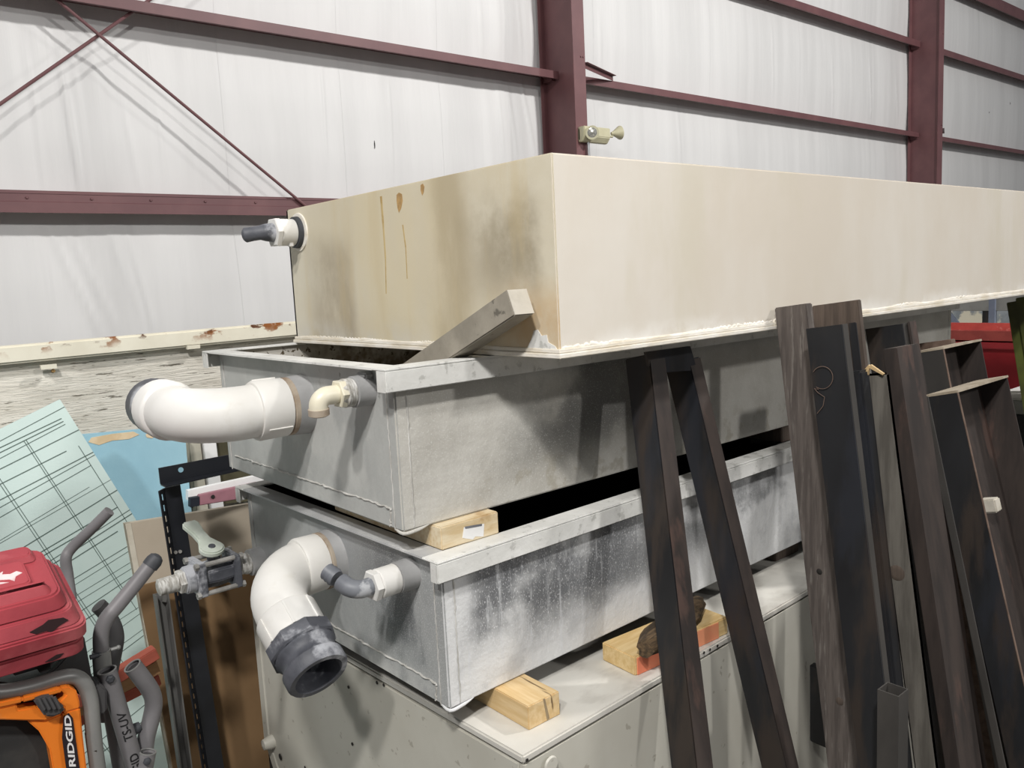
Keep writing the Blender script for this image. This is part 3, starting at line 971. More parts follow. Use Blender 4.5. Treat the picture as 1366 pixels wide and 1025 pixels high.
def metal_tank(label, O, yaw, L, W, rh, bx, by, bh, mats, lipw=.042):
    """O: rim corner, outer top. local x along the tank, y across, z up from the bottom"""
    O = np.array(O, float)
    X = np.array([math.cos(yaw), math.sin(yaw), 0])
    Y = np.array([-math.sin(yaw), math.cos(yaw), 0])
    zb = O[2] - rh - bh                      # bottom
    H = rh + bh
    P = lambda x, y, z: O + X * x + Y * y + np.array([0, 0, z - H])
    t = thing('metal_tank', label, 'tank', P(bx, by, 0))
    t.rotation_euler = (0, 0, yaw)
    # children are stored unrotated in the tank's own frame
    base = P(bx, by, 0)

    def loc(mb):
        V = np.array(mb.v) - base
        mb.v = [tuple((v @ X, v @ Y, v[2])) for v in V]
        ORG[t.name] = np.zeros(3)
        return mb
    w = W - 2 * by
    th = .007
    bo = MB()
    e_side, s_side = mats['end'], mats['side']
    # four walls and a floor as parts
    build('end_wall', loc(MB().box(P(bx, by, 0), X, Y, ZA, (0, th), (0, w), (0, H - .004))), e_side, t, bev=.003)
    build('end_wall', loc(MB().box(P(bx + L - th, by, 0), X, Y, ZA, (0, th), (0, w), (0, H - .004))), e_side, t, bev=.003)
    build('side_wall', loc(MB().box(P(bx, by, 0), X, Y, ZA, (0.0005, L), (-.0005, th), (0, H - .004))), s_side, t, bev=.003)
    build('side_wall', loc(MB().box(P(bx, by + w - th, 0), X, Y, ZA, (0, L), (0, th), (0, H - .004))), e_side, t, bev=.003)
    build('bottom', loc(MB().box(P(bx, by, 0), X, Y, ZA, (th, L - th), (th, w - th), (.004, .011))), mats['inside'], t)
    build('inner_lining', loc(MB().box(P(bx, by, 0), X, Y, ZA, (th, th + .001), (th, w - th), (.011, H - .004))
          .box(P(bx, by, 0), X, Y, ZA, (th, L - th), (w - th - .001, w - th), (.011, H - .004))
          .box(P(bx, by, 0), X, Y, ZA, (th, L - th), (th, th + .001), (.011, H - .004))), mats['inside'], t)
    # rims: long sides are boxed down-turned flanges, the ends flat lips
    rL = L + bx
    r1 = build('rim', loc(MB().box(P(0, 0, H), X, Y, ZA, (0, rL), (0, lipw), (-.004, 0)).box(P(0, 0, H), X, Y, ZA, (0, rL), (0, .004), (-rh, -.004))), mats['rim'], t, bev=.0012)
    build('rim_end_cap', loc(MB().box(P(0, 0, H), X, Y, ZA, (0, .003), (.004, by + .002), (-rh, -.004))), mats['rim'], r1)
    r2 = build('rim', loc(MB().box(P(0, 0, H), X, Y, ZA, (0, rL), (W - lipw, W), (-.004, 0)).box(P(0, 0, H), X, Y, ZA, (0, rL), (W - .004, W), (-rh, -.004))), mats['rim'], t, bev=.0012)
    build('rim_end_cap', loc(MB().box(P(0, 0, H), X, Y, ZA, (0, .003), (W - by - .002, W - .004), (-rh, -.004))), mats['rim'], r2)
    build('end_lip', loc(MB().box(P(0, 0, H), X, Y, ZA, (.0012, lipw), (lipw, W - lipw), (-.004, -.0003))), mats['lip'], t)
    build('end_lip', loc(MB().box(P(0, 0, H), X, Y, ZA, (rL - lipw, rL), (lipw, W - lipw), (-.004, -.0003))), mats['lip'], t)
    # weld beads and the folded corner strip
    c0 = .022
    build('weld_bead', loc(wavy(P(bx + c0, by - .0006, .004), P(bx + c0, by - .0006, bh), .0015, 40, 1, .0006)), 'weld', t)
    build('weld_bead', loc(wavy(P(bx - .0006, by + c0, .0), P(bx - .0006, by + c0, bh), .0012, 40, 2, .0006)), 'weld', t)
    build('weld_bead', loc(wavy(P(bx - .0006, by + w - c0, .0), P(bx - .0006, by + w - c0, bh + .02), .0012, 40, 3, .0006)), 'weld', t)
    build('weld_bead', loc(wavy(P(bx - .0008, by + c0 + .01, .034), P(bx - .0008, by + w - c0 - .02, .034), .0018, 70, 4, .0012)), 'weld', t)
    build('weld_bead', loc(wavy(P(bx - .0008, by + c0 + .01, .034), P(bx - .0008, by + c0 + .014, .002), .0018, 12, 6, .0012)), 'weld', t)
    build('weld_bead', loc(wavy(P(bx + L - c0, by - .0006, .004), P(bx + L - c0, by - .0006, bh), .0015, 40, 5, .0006)), 'weld', t)
    build('corner_drip', loc(MB().tube([P(bx + .004, by + .03, .001), P(bx + .002, by + .002, -.003), P(bx + .03, by + .001, -.002), P(bx + .05, by + .0005, .002)], [.002, .003, .003, .001], 8, smooth=4)), s_side, t)
    return t, P, loc


T2, P2, loc2 = metal_tank('grey metal tank in the middle of the stack, under the cream tank', (.6423, 1.0626, 1.4737), 0.0, 2.06, .7699, .0368, .0276, .0248, .2289,
                          dict(end='tank_upper_end', side='tank_upper_side', rim='tank_rim', lip='tank_rim', inside='tank_inside'))
T3, P3, loc3 = metal_tank('lowest metal tank of the stack, speckled dark, resting on the cabinet', (.6872, 1.0226, 1.1685), .0229, 2.02, .763, .0351, .0188, .0173, .221,
                          dict(end='tank_lower_end', side='tank_lower_side', rim='tank_rim', lip='tank_lip_dust', inside='black_inner'))


def hexn(mb, o, axis, t0, t1, r, n=6):
    return mb.lathe([(t0, r * .93), (t0 + (t1 - t0) * .12, r), (t1 - (t1 - t0) * .12, r), (t1, r * .93)], o, axis, n)


def elbow_path(p, d1, d2, straight, r, total, n=12):
    """from p along d1, quarter bend of radius r, then along d2"""
    p, d1, d2 = np.array(p, float), unit(d1), unit(d2)
    c = p + d1 * straight + d2 * r
    P = [p, p + d1 * straight]
    for k in range(1, n):
        a = math.pi / 2 * k / n
        P.append(c + d1 * math.sin(a) * r - d2 * math.cos(a) * r)
    e = c + d1 * r
    P += [e, e + d2 * (total - r)]
    return P, e


# --- middle tank: big white elbow
MX = np.array([-1., 0, 0])
w0 = np.array([.670, 1.405, 1.388])
ORG[T2.name] = np.array(P2(.0276, .0248, 0))
pipe = build('outlet_stub', MB().lathe([(0, .056), (.004, .0555), (.030, .054), (.030, .04)], w0, MX, 28), 'grey_stub', T2)
build('sealant_ring', MB().lathe([(.028, .051), (.030, .0535), (.038, .0535), (.040, .050)], w0, MX, 28), 'brown_sealant', T2)
dend = unit((0, 1, .04))
pth, corner = elbow_path(w0 + MX * .09, MX, dend, .028, .085, .12)
el = build('elbow', MB().tube(pth, .0478, 28), 'white_pvc', T2, smooth=60)
build('socket', MB().lathe([(.040, .050), (.042, .0535), (.092, .0545), (.097, .052), (.098, .046)], w0, MX, 28), 'white_pvc', el)
cs = corner
build('socket', MB().lathe([(.025, .046), (.028, .052), (.032, .0545), (.078, .0535), (.08, .050)], cs, dend, 28), 'white_pvc', el)
build('reducer', MB().lathe([(.076, .050), (.078, .0535), (.088, .0535), (.092, .0515), (.128, .050), (.13, .046), (.13, .036), (.06, .036)], cs, dend, 28, caps=(True, False)), 'dusty_dark', T2)
for an in (3.75, 1.3, 0.1):
    u_ = unit(np.cross(MX, ZA))
    q = w0 + MX * .045 + (u_ * math.cos(an) + ZA * math.sin(an)) * .0545
    build('rib', MB().box(q, MX, np.cross(MX, unit(q - w0 - MX * .045)), unit(q - w0 - MX * .045), (0, .044), (-.0015, .0015), (-.001, .0018)), 'white_pvc', el)
# --- middle tank: small cream elbow
w1 = np.array([.670, 1.163, 1.432])
build('outlet_stub', MB().lathe([(0, .026), (.030, .0255), (.032, .02)], w1, MX, 24), 'grey_stub', T2)
build('stub_brace', MB().box(w1 + ZA * .02, MX, YA, ZA, (0, .016), (-.02, .012), (0, .010)), 'grey_stub', T2, bev=.003)
build('adaptor', MB().lathe([(.030, .021), (.032, .023), (.046, .0235), (.048, .021), (.055, .0205)], w1, MX, 24), 'thread_tape', T2)
el2 = build('small_elbow', hexn(MB(), w1, MX, .046, .058, .0235), 'cream_pvc', T2)
pth, corner = elbow_path(w1 + MX * .056, MX, unit((.05, .1, -1)), .018, .017, .022)
build('bend', MB().tube(pth, .0150, 18), 'cream_pvc', el2, smooth=60)
build('bend_end', MB().lathe([(.001, .013), (.002, .0165), (.012, .0165), (.014, .013)], corner, (.05, .1, -1), 18), 'brown_sealant', el2)

# --- lowest tank
ORG[T3.name] = np.zeros(3)
Xt, Yt = np.array([math.cos(.0229), math.sin(.0229), 0]), np.array([-math.sin(.0229), math.cos(.0229), 0])
MT = -Xt


def W3(y, z):
    """point on the end wall of the lowest tank"""
    o = P3(.0188, .0173, 0)
    k = (y - o[1]) / Yt[1]
    q = o + Yt * k
    return np.array([q[0], y, z])


w0 = W3(1.390, 1.088)
build('outlet_stub', loc3(MB().lathe([(0, .057), (.004, .056), (.022, .055), (.022, .04)], w0, MT, 28)), 'grey_stub', T3)
build('sealant_ring', loc3(MB().lathe([(.020, .0535), (.022, .0545), (.028, .0545), (.030, .051)], w0, MT, 28)), 'brown_sealant', T3)
d3 = unit((0, -.84, -.54))
pth, corner = elbow_path(w0 + MT * .03, MT, d3, .030, .078, .13)
el = build('elbow', loc3(MB().tube(pth, .0485, 30)), 'white_pvc', T3, smooth=60)
build('socket', loc3(MB().lathe([(.029, .050), (.031, .0535), (.070, .0545), (.074, .052), (.075, .046)], w0, MT, 30)), 'white_pvc', el)
build('socket', loc3(MB().lathe([(.012, .048), (.014, .0525), (.017, .0545), (.064, .0535), (.066, .051)], corner, d3, 30)), 'white_pvc', el)
rd = build('reducer', loc3(hexn(MB(), corner, d3, .064, .092, .060, 8).lathe([(.090, .0525), (.096, .0535), (.104, .048), (.114, .048), (.122, .0535), (.142, .053), (.146, .0505), (.146, .0415), (.13, .0395), (.075, .0395)], corner, d3, 30, caps=(True, False))), 'dusty_dark', T3)
build('bore', loc3(MB().lathe([(.086, .038), (.088, .0395)], corner, d3, 30)), 'bore', rd)
u_ = unit(np.cross(d3, XA))
for an in (.35, 1.25, 2.1, 3.0):
    rv = math.cos(an) * unit(np.cross(d3, np.cross(XA, d3))) * -1 + math.sin(an) * u_
    rv = unit(-XA * math.cos(an) + unit(np.cross(XA, d3)) * math.sin(an) * (1 if np.cross(XA, d3)[2] > 0 else -1))
    q = corner + d3 * .018 + rv * .0540
    build('rib', loc3(MB().box(q, d3, np.cross(d3, rv), rv, (0, .048), (-.002, .002), (-.001, .0022))), 'white_pvc', el)
# small elbow with barb
w1 = W3(1.124, 1.123)
build('outlet_stub', loc3(MB().lathe([(0, .027), (.032, .026), (.033, .02)], w1, MT, 24)), 'grey_stub', T3)
fit = build('adaptor', loc3(hexn(MB().lathe([(.032, .0225), (.034, .0245), (.066, .0245), (.068, .022)], w1, MT, 24), w1, MT, .068, .080, .0255)), 'white_pvc', T3)
db = unit((-.25, .9, .38))
pth, corner = elbow_path(w1 + MT * .08, MT, db, .012, .018, .030)
el2 = build('small_elbow', loc3(MB().tube(pth, .0145, 16)), 'dark_grey_pvc', T3, smooth=60)
build('barb', loc3(MB().lathe([(.022, .013), (.028, .0155), (.0285, .013), (.036, .015), (.0365, .0125), (.044, .0145), (.046, .009)], corner, db, 16)), 'dark_grey_pvc', el2)
# ball valve
w2 = W3(1.721, 1.008)
build('outlet_stub', loc3(MB().lathe([(0, .030), (.028, .029), (.03, .022)], w2, MT, 20)), 'grey_stub', T3)
build('taped_nipple', loc3(MB().lathe([(.028, .022), (.036, .0235), (.045, .021), (.060, .0205)], w2, MT, 20)), 'thread_tape', T3)
va = build('ball_valve', loc3(MB().lathe([(.066, .024), (.070, .028), (.105, .031), (.137, .028), (.142, .024)], w2, MT, 8, phase=math.pi / 8)
                              .box(w2, MT, Yt, ZA, (.060, .074), (-.036, .036), (-.036, .036)).box(w2, MT, Yt, ZA, (.134, .150), (-.036, .036), (-.036, .036))
                              .lathe([(.148, .027), (.152, .030), (.170, .029), (.172, .024)], w2, MT, 18)), 'dusty_dark', T3, bev=.002)
for sy in (-1, 1):
    for sz in (-1, 1):
        build('tie_bolt', loc3(MB().tube([w2 + MT * .054 + Yt * sy * .030 + ZA * sz * .031, w2 + MT * .157 + Yt * sy * .030 + ZA * sz * .031], .0052, 10)
              .lathe([(.054, .0075), (.060, .0075)], w2 + Yt * sy * .03 + ZA * sz * .031, MT, 6).lathe([(.150, .0075), (.157, .0075)], w2 + Yt * sy * .03 + ZA * sz * .031, MT, 6)), 'bolt', va)
build('taped_nipple', loc3(hexn(MB(), w2, MT, .170, .184, .025).lathe([(.184, .017), (.186, .0185), (.222, .0175), (.224, .013)], w2, MT, 18)), 'thread_tape', T3)
build('valve_stem', loc3(MB().lathe([(.03, .014), (.046, .013)], w2 + MT * .105, ZA, 12)), 'dusty_dark', va)
# paddle handle, drawn as an outline and extruded
hx = unit((-.08, .93, .33))           # handle points away to the left
hz = unit(ZA - hx * (ZA @ hx))
hy = np.cross(hz, hx)
hc = w2 + MT * .108 + ZA * .047
out = []
for k in range(9):
    an = math.pi * (.5 + k / 8) + math.pi * 0
    out.append((math.cos(an) * .026, math.sin(an) * .026))
# round hub from 90 to 270 degrees, waist, then blunt tip
out = [(.026 * math.cos(a_), .026 * math.sin(a_)) for a_ in np.linspace(math.radians(55), math.radians(305), 13)]
out += [(.036, -.0135), (.065, -.0135), (.100, -.018), (.112, -.014), (.112, .014), (.100, .018), (.065, .0135), (.036, .0135)]
build('valve_handle', loc3(MB().prism([hc + hx * a_ + hy * c_ for a_, c_ in out], hz * .013)), 'valve_handle', va, bev=.003)
build('handle_screw', loc3(MB().lathe([(.0125, .008), (.015, .007)], hc, hz, 12)), 'dusty_dark', va)
ORG[T3.name] = np.array(P3(.0188, .0173, 0))

# block between the two metal tanks
a, c = oZ(591, 735, 1.1685), oZ(668, 713, 1.1685)
t = thing('timber_block', 'pale pine block with a torn sticker between the two metal tanks', 'block', (a[0] + .06, a[1] + .1, 1.1685))
build('timber', MB().aabb(a[0] - .002, a[0] + .118, a[1], a[1] + .36, 1.1688, 1.2075), 'pine_dirty', t, bev=.002)
q = [oY(u, v, a[1] - .0006) for u, v in ((619, 704), (646, 699), (645, 716), (634, 716), (631, 720), (617, 718))]
st = build('sticker', MB().prism(q, (0, .0008, 0)), 'white_strip', t)
q = [oY(u, v, a[1] - .0009) for u, v in ((620, 703), (643, 699), (643, 702), (621, 706))]
build('sticker_print', MB().prism(q, (0, .0004, 0)), 'dark_grey_pvc', st)
p = oZ(1035, 590, 1.1685)
tag(build('timber_block', MB().aabb(p[0], p[0] + .12, 1.09, 1.5, 1.1688, 1.2075), 'weathered_brown', bev=.002), 'dark brown block in the gap between the metal tanks, far end', 'block')

# ------------------------------------------------------------------ cream tank on top
TX, TY, TZ0, TZ1 = .8519, .9017, 1.4755, 1.7805
TW, TL_ = .8935, 2.45
t = thing('cream_tank', 'large stained cream tank on top of the stack', 'tank', (TX, TY, TZ0))
T1 = t
th = .010
build('end_wall', MB().aabb(TX, TX + th, TY, TY + TW, TZ0 + .010, TZ1), 'cream_end', t, bev=.002)
build('side_wall', MB().aabb(TX + .0006, TX + TL_, TY - .0006, TY + th, TZ0 + .010, TZ1), 'cream_side', t, bev=.0025)
build('side_wall', MB().aabb(TX, TX + TL_, TY + TW - th, TY + TW, TZ0 + .010, TZ1 - .0002), 'cream_end', t, bev=.002)
build('end_wall', MB().aabb(TX + TL_ - th, TX + TL_, TY, TY + TW, TZ0 + .010, TZ1 - .0002), 'cream_end', t, bev=.002)
bs = build('base_plate', MB().aabb(TX - .006, TX + TL_ + .006, TY - .007, TY + TW + .006, TZ0, TZ0 + .0075), 'cream_base', t, bev=.0012)
build('base_plate', MB().aabb(TX - .003, TX + TL_ + .003, TY - .0035, TY + TW + .003, TZ0 + .0078, TZ0 + .0145), 'cream_base', t, bev=.0012)
# resin crust along the bottom edges
rn = random.Random(11)


def crust(fn, L0, L1, hmax, nm, m, n=90, s=1):
    up, dnn = [], []
    for k in range(n + 1):
        xx = L0 + (L1 - L0) * k / n
        h = hmax * (.15 + .85 * (.5 + .5 * math.sin(k * .05 + 2 * math.sin(k * .021))) * rn.uniform(.15, 1))
        up.append(fn(xx, TZ0 + .0145 + h))
        dnn.append(fn(xx, TZ0 + .012))
    P, F = [], []
    for a_, b_ in zip(dnn, up):
        P += [a_, b_]
    F = [(2 * k, 2 * k + 2, 2 * k + 3, 2 * k + 1) for k in range(n)]
    o = build(nm, MB().add(P, F), m, T1)
    md = o.modifiers.new('thickness', 'SOLIDIFY')
    md.thickness = .0007
    md.offset = 0


crust(lambda x_, z_: (x_, TY - .0013, z_), TX + .004, TX + TL_, .007, 'resin_crust', 'cream_base', 620)
crust(lambda y_, z_: (TX - .0010, y_, z_), TY + .30, TY + TW - .02, .005, 'resin_crust', 'cream_base', 240)
# white repair patch at the near corner, left of the edge
q = [oX(u, v, TX - .0012) for u, v in ((702, 467), (709, 452), (712, 441), (717, 440), (722, 448), (729, 447), (731, 457), (740, 462), (743, 467), (726, 468))]
build('resin_patch', MB().prism(q, (.002, 0, 0)), 'tank_rim', t)
# rust streaks on the end wall
for pts, w, m in (([(508, 262), (511, 300), (514, 345), (515, 392)], .0035, 'rust_drip'), ([(537, 300), (541, 330), (543, 372)], .0018, 'rust_drip')):
    P_ = [oX(u, v, TX - .0004) for u, v in pts]
    bb = MB()
    for k in range(len(P_) - 1):
        p0, p1 = P_[k], P_[k + 1]
        w0_, w1_ = w * (1 - k / len(P_)), w * (1 - (k + 1) / len(P_)) + .0006
        bb.prism([p0 - YA * w0_, p0 + YA * w0_, p1 + YA * w1_, p1 - YA * w1_], (.0008, 0, 0))
    build('rust_streak', bb, m, t)
for pg in (((529, 260), (532, 257), (536, 259), (537, 268), (535, 278), (532, 284), (530, 277), (529, 268)), ((561, 247), (564, 245), (566, 249), (565, 257), (563, 261), (561, 254))):
    build('rust_spot', MB().prism([oX(u, v, TX - .0004) for u, v in pg], (.0008, 0, 0)), 'rust_spot', t)
# fitting at the rear top
w4 = np.array([TX, 1.741, 1.726])
build('gasket', MB().lathe([(0, .036), (.004, .0355), (.012, .0345), (.013, .028)], w4, MX, 26), 'rubber_black', t)
build('washer', MB().lathe([(0, .043), (.003, .042)], w4 + YA * -.004, MX, 26), 'cream_base', t)
ft = build('fitting', hexn(MB().lathe([(.012, .026), (.014, .0295), (.048, .030), (.05, .028)], w4, MX, 26), w4, MX, .049, .062, .034), 'white_pvc', t)
build('fitting_tab', MB().box(w4 + MX * .022 - ZA * .026 - YA * .012, MX, YA, ZA, (0, .009), (-.006, .006), (-.006, .006)), 'white_pvc', ft, bev=.001)
dd = unit((-.75, .62, -.10))
build('barb_elbow', MB().tube([w4 + MX * .060, w4 + MX * .078, w4 + MX * .086 + dd * .006, w4 + MX * .086 + dd * .022, w4 + MX * .086 + dd * .036, w4 + MX * .086 + dd * .042],
                              [.0215, .019, .0155, .0155, .0165, .010], 18, smooth=4), 'dusty_dark', t, smooth=60)

# grey timber stick poking out of the middle tank
pe, pl_ = oX(697, 411, .812), oX(592, 481, .812)
ds = unit(pl_ - pe)
tt = unit(np.cross(XA, ds))
if tt[2] < 0: tt = -tt
A0 = pe + tt * .010
t = thing('timber_stick', 'square grey timber stick slanting up out of the middle tank', 'stick', pe + ds * .4)
hw = .021
xw = .020
build('timber', MB().box(A0, ds, XA, tt, (0, .42), (-xw, xw), (-hw, hw)), 'grey_stick', t, bev=.002)
build('sawn_end', MB().box(A0, ds, XA, tt, (-.0012, .0005), (-xw + .001, xw - .001), (-hw + .001, hw - .001)), 'stick_end', t)


# ------------------------------------------------------------------ leaning steel and lumber on the right
def leaner(BL, FL, FR, FLb, yf, zend=0.0, name=None, label=None, cat='beam', m='black_steel', shape='solid', bev=.0015, tk=.005, capm=None, group=None, s=None, frontm=None, Dmin=None, yb=None):
    """BL, FL, FR: pixels of the top corners (rear-left, front-left, front-right); FLb: pixel lower down the front-left edge;
    yf: world y of the front-left top corner. The piece runs on down to zend."""
    F = oY(*FL, yf)
    if yb is not None:
        F = oX(*FL, oY(*BL, yb)[0])
    x0 = F[0]
    if s is None:
        Q = oX(*FLb, x0)
        ax = unit(F - Q)
    else:
        ax = unit((0, s, 1))
    dY = unit(np.cross(XA, ax))            # towards the rear
    if dY[1] < 0: dY = -dY
    n_ = XA
    B = oX(*BL, x0)
    D = max(.006, (B - F) @ dY)
    if Dmin: D = max(D, Dmin)
    G = on(*FR, dY, F)
    W = max(.004, (G - F) @ XA)
    Lg = (F[2] - zend) / ax[2]
    t = thing(name, label, cat, F - ax * Lg + XA * W / 2, group)
    bx = lambda xr, yr, zr: MB().box(F, XA, dY, ax, xr, yr, zr)
    if shape == 'solid':
        build('timber' if 'plank' in name or 'board' in name or 'pole' in name else 'bar', bx((0, W), (0, D), (-Lg, 0)), m, t, bev=bev)
        if capm:
            build('sawn_end', bx((.001, W - .001), (.001, D - .001), (-.001, .0008)), capm, t)
    elif shape == 'tube':
        build('tube', bx((0, tk), (0, D), (-Lg, 0)).box(F, XA, dY, ax, (W - tk, W), (0, D), (-Lg, 0)).box(F, XA, dY, ax, (tk, W - tk), (0, tk), (-Lg, 0)).box(F, XA, dY, ax, (tk, W - tk), (D - tk, D), (-Lg, 0)), m, t)
    elif shape == 'angle':
        build('left_leg', bx((0, tk), (0, D), (-Lg, 0)), m, t, bev=.0008)
        build('front_leg', bx((tk, W), (0, tk), (-Lg, 0)), frontm or m, t, bev=.0008)  # paler steel here puts the stronger front light into the colour
    elif shape == 'channel':
        build('flange', bx((0, tk), (0, D), (-Lg, 0)), m, t, bev=.0008)
        build('flange', bx((W - tk, W), (0, D), (-Lg, 0)), frontm or m, t, bev=.0008)
        build('web', bx((tk, W - tk), (D - tk, D), (-Lg, 0)), frontm or m, t)
        build('end_plate', bx((-.001, W + .001), (-.002, D), (0, .005)), capm or m, t)
        build('edge_strip', bx((-.0006, tk), (-.0012, .0004), (-Lg, 0)), 'rust_edge', t)
    return t, F, ax, dY, D, W, Lg


G_ = 'steel and lumber leaning on the tanks'
# the two-legged frame
yA = .96
L1 = oY(867, 487, yA)
tA = thing('steel_v_frame', 'dark steel frame of two splayed legs leaning under the cream tank', 'frame', (L1[0] + .05, .88, 0))
hints = []
for (bl, fl, fr, flb, yy) in (((833, 476), (866, 472), (886, 470), (930, 1025), yA), ((886, 487), (919, 480), (934, 477), (1050, 1025), yA)):
    F = oY(*fl, yy)
    # line of the front-left edge, on a plane leaning with the frame
    nrm = unit((0, 1, -.21))
    Q = on(*flb, nrm, F)
    ax = unit(F - Q)
    wx = unit(XA - ax * (XA @ ax))
    dY = np.cross(ax, wx)
    if dY[1] < 0: dY = -dY
    nx = np.cross(dY, ax)
    B = on(*bl, wx, F)
    D = (B - F) @ dY
    G = on(*fr, dY, F)
    Wd = (G - F) @ wx
    Lg = F[2] / ax[2]
    hints.append((F, ax, wx, dY, D, Wd))
    build('leg', MB().box(F, wx, dY, ax, (0, Wd), (0, D), (-Lg, 0)), 'black_steel', tA, bev=.002)
    build('lit_front', MB().box(F, wx, dY, ax, (.0005, Wd - .0005), (-.0006, 0), (-Lg, -.002)), 'brown_steel', tA)  # paler brown sheet: light falling on the front, put into colour
q = [oY(u, v, yA - .003) for u, v in ((862, 470), (921, 462), (930, 494), (884, 497), (878, 487), (866, 489))]
build('top_plate', MB().prism(q, (0, .006, 0)), 'black_steel', tA)
for (u, v, du, dv) in ((895, 716, 22, 12),):
    pass

# lumber and steel, far pieces first
leaner((1083, 409), (1144, 400), (1149, 401), (1160, 492), .885, name='weathered_plank', label='brown weathered plank standing behind the black steel bar', cat='plank', m='weathered_brown', yb=.893, s=.12)
leaner((1154, 441), (1203, 432), (1213, 430), (1226, 640), .87, name='steel_angle', label='wide black steel angle behind the splintered grey pole', cat='steel bar', shape='angle', frontm='dark_steel_plate', s=.16)
leaner((1211, 430), (1213, 429), (1222, 427), (1240, 640), .862, name='steel_strip', label='thin brown steel strip beside the wide black angle', cat='steel bar', m='brown_steel', s=.17)
leaner((1226, 462), (1268, 453), (1274, 451), (1290, 640), .90, name='weathered_board', label='reddish brown board end showing over the grey channel', cat='board', m='rust_edge', s=.17)
leaner((1222, 470), (1258, 466), (1309, 457), (1300, 640), .83, name='steel_channel', label='open steel channel, upper one of the two by the red bin', cat='channel', shape='channel', m='dark_steel_plate', frontm='brown_steel', capm='sawn_end', s=.20, Dmin=.06)
leaner((1177, 467), (1196, 464), (1226, 459), (1280, 1025), .845, yb=.80, name='brown_steel_bar', label='reddish brown steel bar right of the splintered grey pole', cat='steel bar', m='brown_steel')
leaner((1131, 500), (1148, 495), (1160, 494), (1207, 1025), .87, yb=.79, name='steel_offcut', label='black steel bar with a rough welded end beside the wire loop bar', cat='steel bar', m='black_steel', bev=.004)
leaner((1131, 433), (1141, 430), (1143, 430), (1158, 520), .86, yb=.80, name='steel_strip', label='narrow black strip between the black bar and the brown plank', cat='steel bar', m='black_steel', s=.13)
tP = leaner((1153, 503), (1184, 497), (1187, 497), (1250, 1025), .835, yb=.775, name='grey_pole', label='grey weathered pole with a splintered pale top end', cat='pole', m='grey_pole_wood', bev=.006)
t_, F, ax, dY, D, W, Lg = tP
rn = random.Random(2)
for k, (u0, v0, u1, v1, w) in enumerate(((1152, 500, 1160, 488, 8), (1160, 489, 1178, 500, 6), (1154, 506, 1158, 492, 7))):
    p0, p1 = oX(u0, v0, F[0] - .004 - .003 * k), oX(u1, v1, F[0] - .004 - .003 * k)
    dd = unit(p1 - p0)
    sd = unit(np.cross(dd, XA))
    ww = w * .0011
    build('splinter', MB().prism([p0 - sd * ww / 2, p0 + sd * ww * .6, p1 + sd * ww * .3, p1 - sd * ww * .2], (.006, 0, 0)), 'splinter', t_)
p = oX(1196, 765, F[0] - .001)
build('knot', MB().lathe([(0, .017), (.0015, .015), (.002, .008)], p + XA * .002, (-1, 0, 0), 16), 'weathered_brown', t_)
tB = leaner((1075, 441), (1122, 433), (1131, 431), (1192, 1025), .835, yb=.80, name='black_steel_bar', label='black steel bar with a wire loop hanging near its top', cat='steel bar', m='black_steel', frontm='dark_steel_plate', shape='angle')
t_, F, ax, dY, D, W, Lg = tB
xw_ = F[0] - .003
ring = [oX(1097 + 14 * math.cos(a_), 504 + 15 * math.sin(a_), xw_) for a_ in np.linspace(-2.6, 2.2, 22)]
ring += [oX(u, v, xw_) for u, v in ((1092, 520), (1086, 518), (1091, 524), (1100, 530), (1098, 542), (1090, 552))]
build('wire_loop', MB().tube(ring, .0006, 6), 'rust_edge', t_)
tG = leaner((1033, 413), (1075, 405), (1084, 407), (1146, 1025), .868, yb=.893, name='weathered_plank', label='grey weathered plank standing leftmost in the leaning row', cat='plank', m='weathered_grey', bev=.002)
t_, F, ax, dY, D, W, Lg = tG
for (u, v, r_) in ((1093, 763, .006), (1120, 936, .008)):
    p = oX(u, v, F[0] - .0005)
    build('knot', MB().lathe([(0, r_), (.001, r_ * .7)], p, (-1, 0, 0), 12), 'dark_gap' if r_ < .007 else 'weathered_brown', t_)
# nearer big channel at the right
tJ = leaner((1237, 528), (1277, 524), (1345, 508), (1366, 915), .74, name='steel_channel', label='black steel channel with a tan strip on top, nearest the right edge', cat='channel', shape='channel', m='black_steel', frontm='brown_steel', capm='sawn_end', Dmin=.07)
t_, F, ax, dY, D, W, Lg = tJ
build('inner_post', MB().box(F, XA, dY, ax, (.02, .045), (.02, .05), (-Lg, -.03)), 'brown_steel', t_)
q = on(1321, 674, dY, F + dY * (D - .005 - .0182))
tag(build('white_offcut', MB().box(q, XA, dY, ax, (-.016, .016), (-.018, .018), (-.016, .016)), 'stick_end', bev=.003), 'small white offcut wedged inside the right black channel', 'offcut')
leaner((1228, 531), (1237, 529), (1239, 529), (1300, 1025), .76, name='steel_strip', label='thin dark strip along the left side of the right black channel', cat='steel bar', m='dark_steel_plate', s=.22)
# small square tube
p0, p1 = oY(1199, 930, .60), oY(1212, 930, .60)
w_ = p1[0] - p0[0]
t = thing('square_tube', 'short open square steel tube standing low among the bars', 'tube', (p0[0] + w_ / 2, .61, 0))
z_ = p0[2]
build('tube', MB().aabb(p0[0], p0[0] + .002, .60, .60 + w_, 0, z_).aabb(p0[0] + w_ - .002, p0[0] + w_, .60, .60 + w_, 0, z_).aabb(p0[0] + .002, p0[0] + w_ - .002, .60, .602, 0, z_).aabb(p0[0] + .002, p0[0] + w_ - .002, .598 + w_, .60 + w_, 0, z_), 'dark_steel_plate', t)

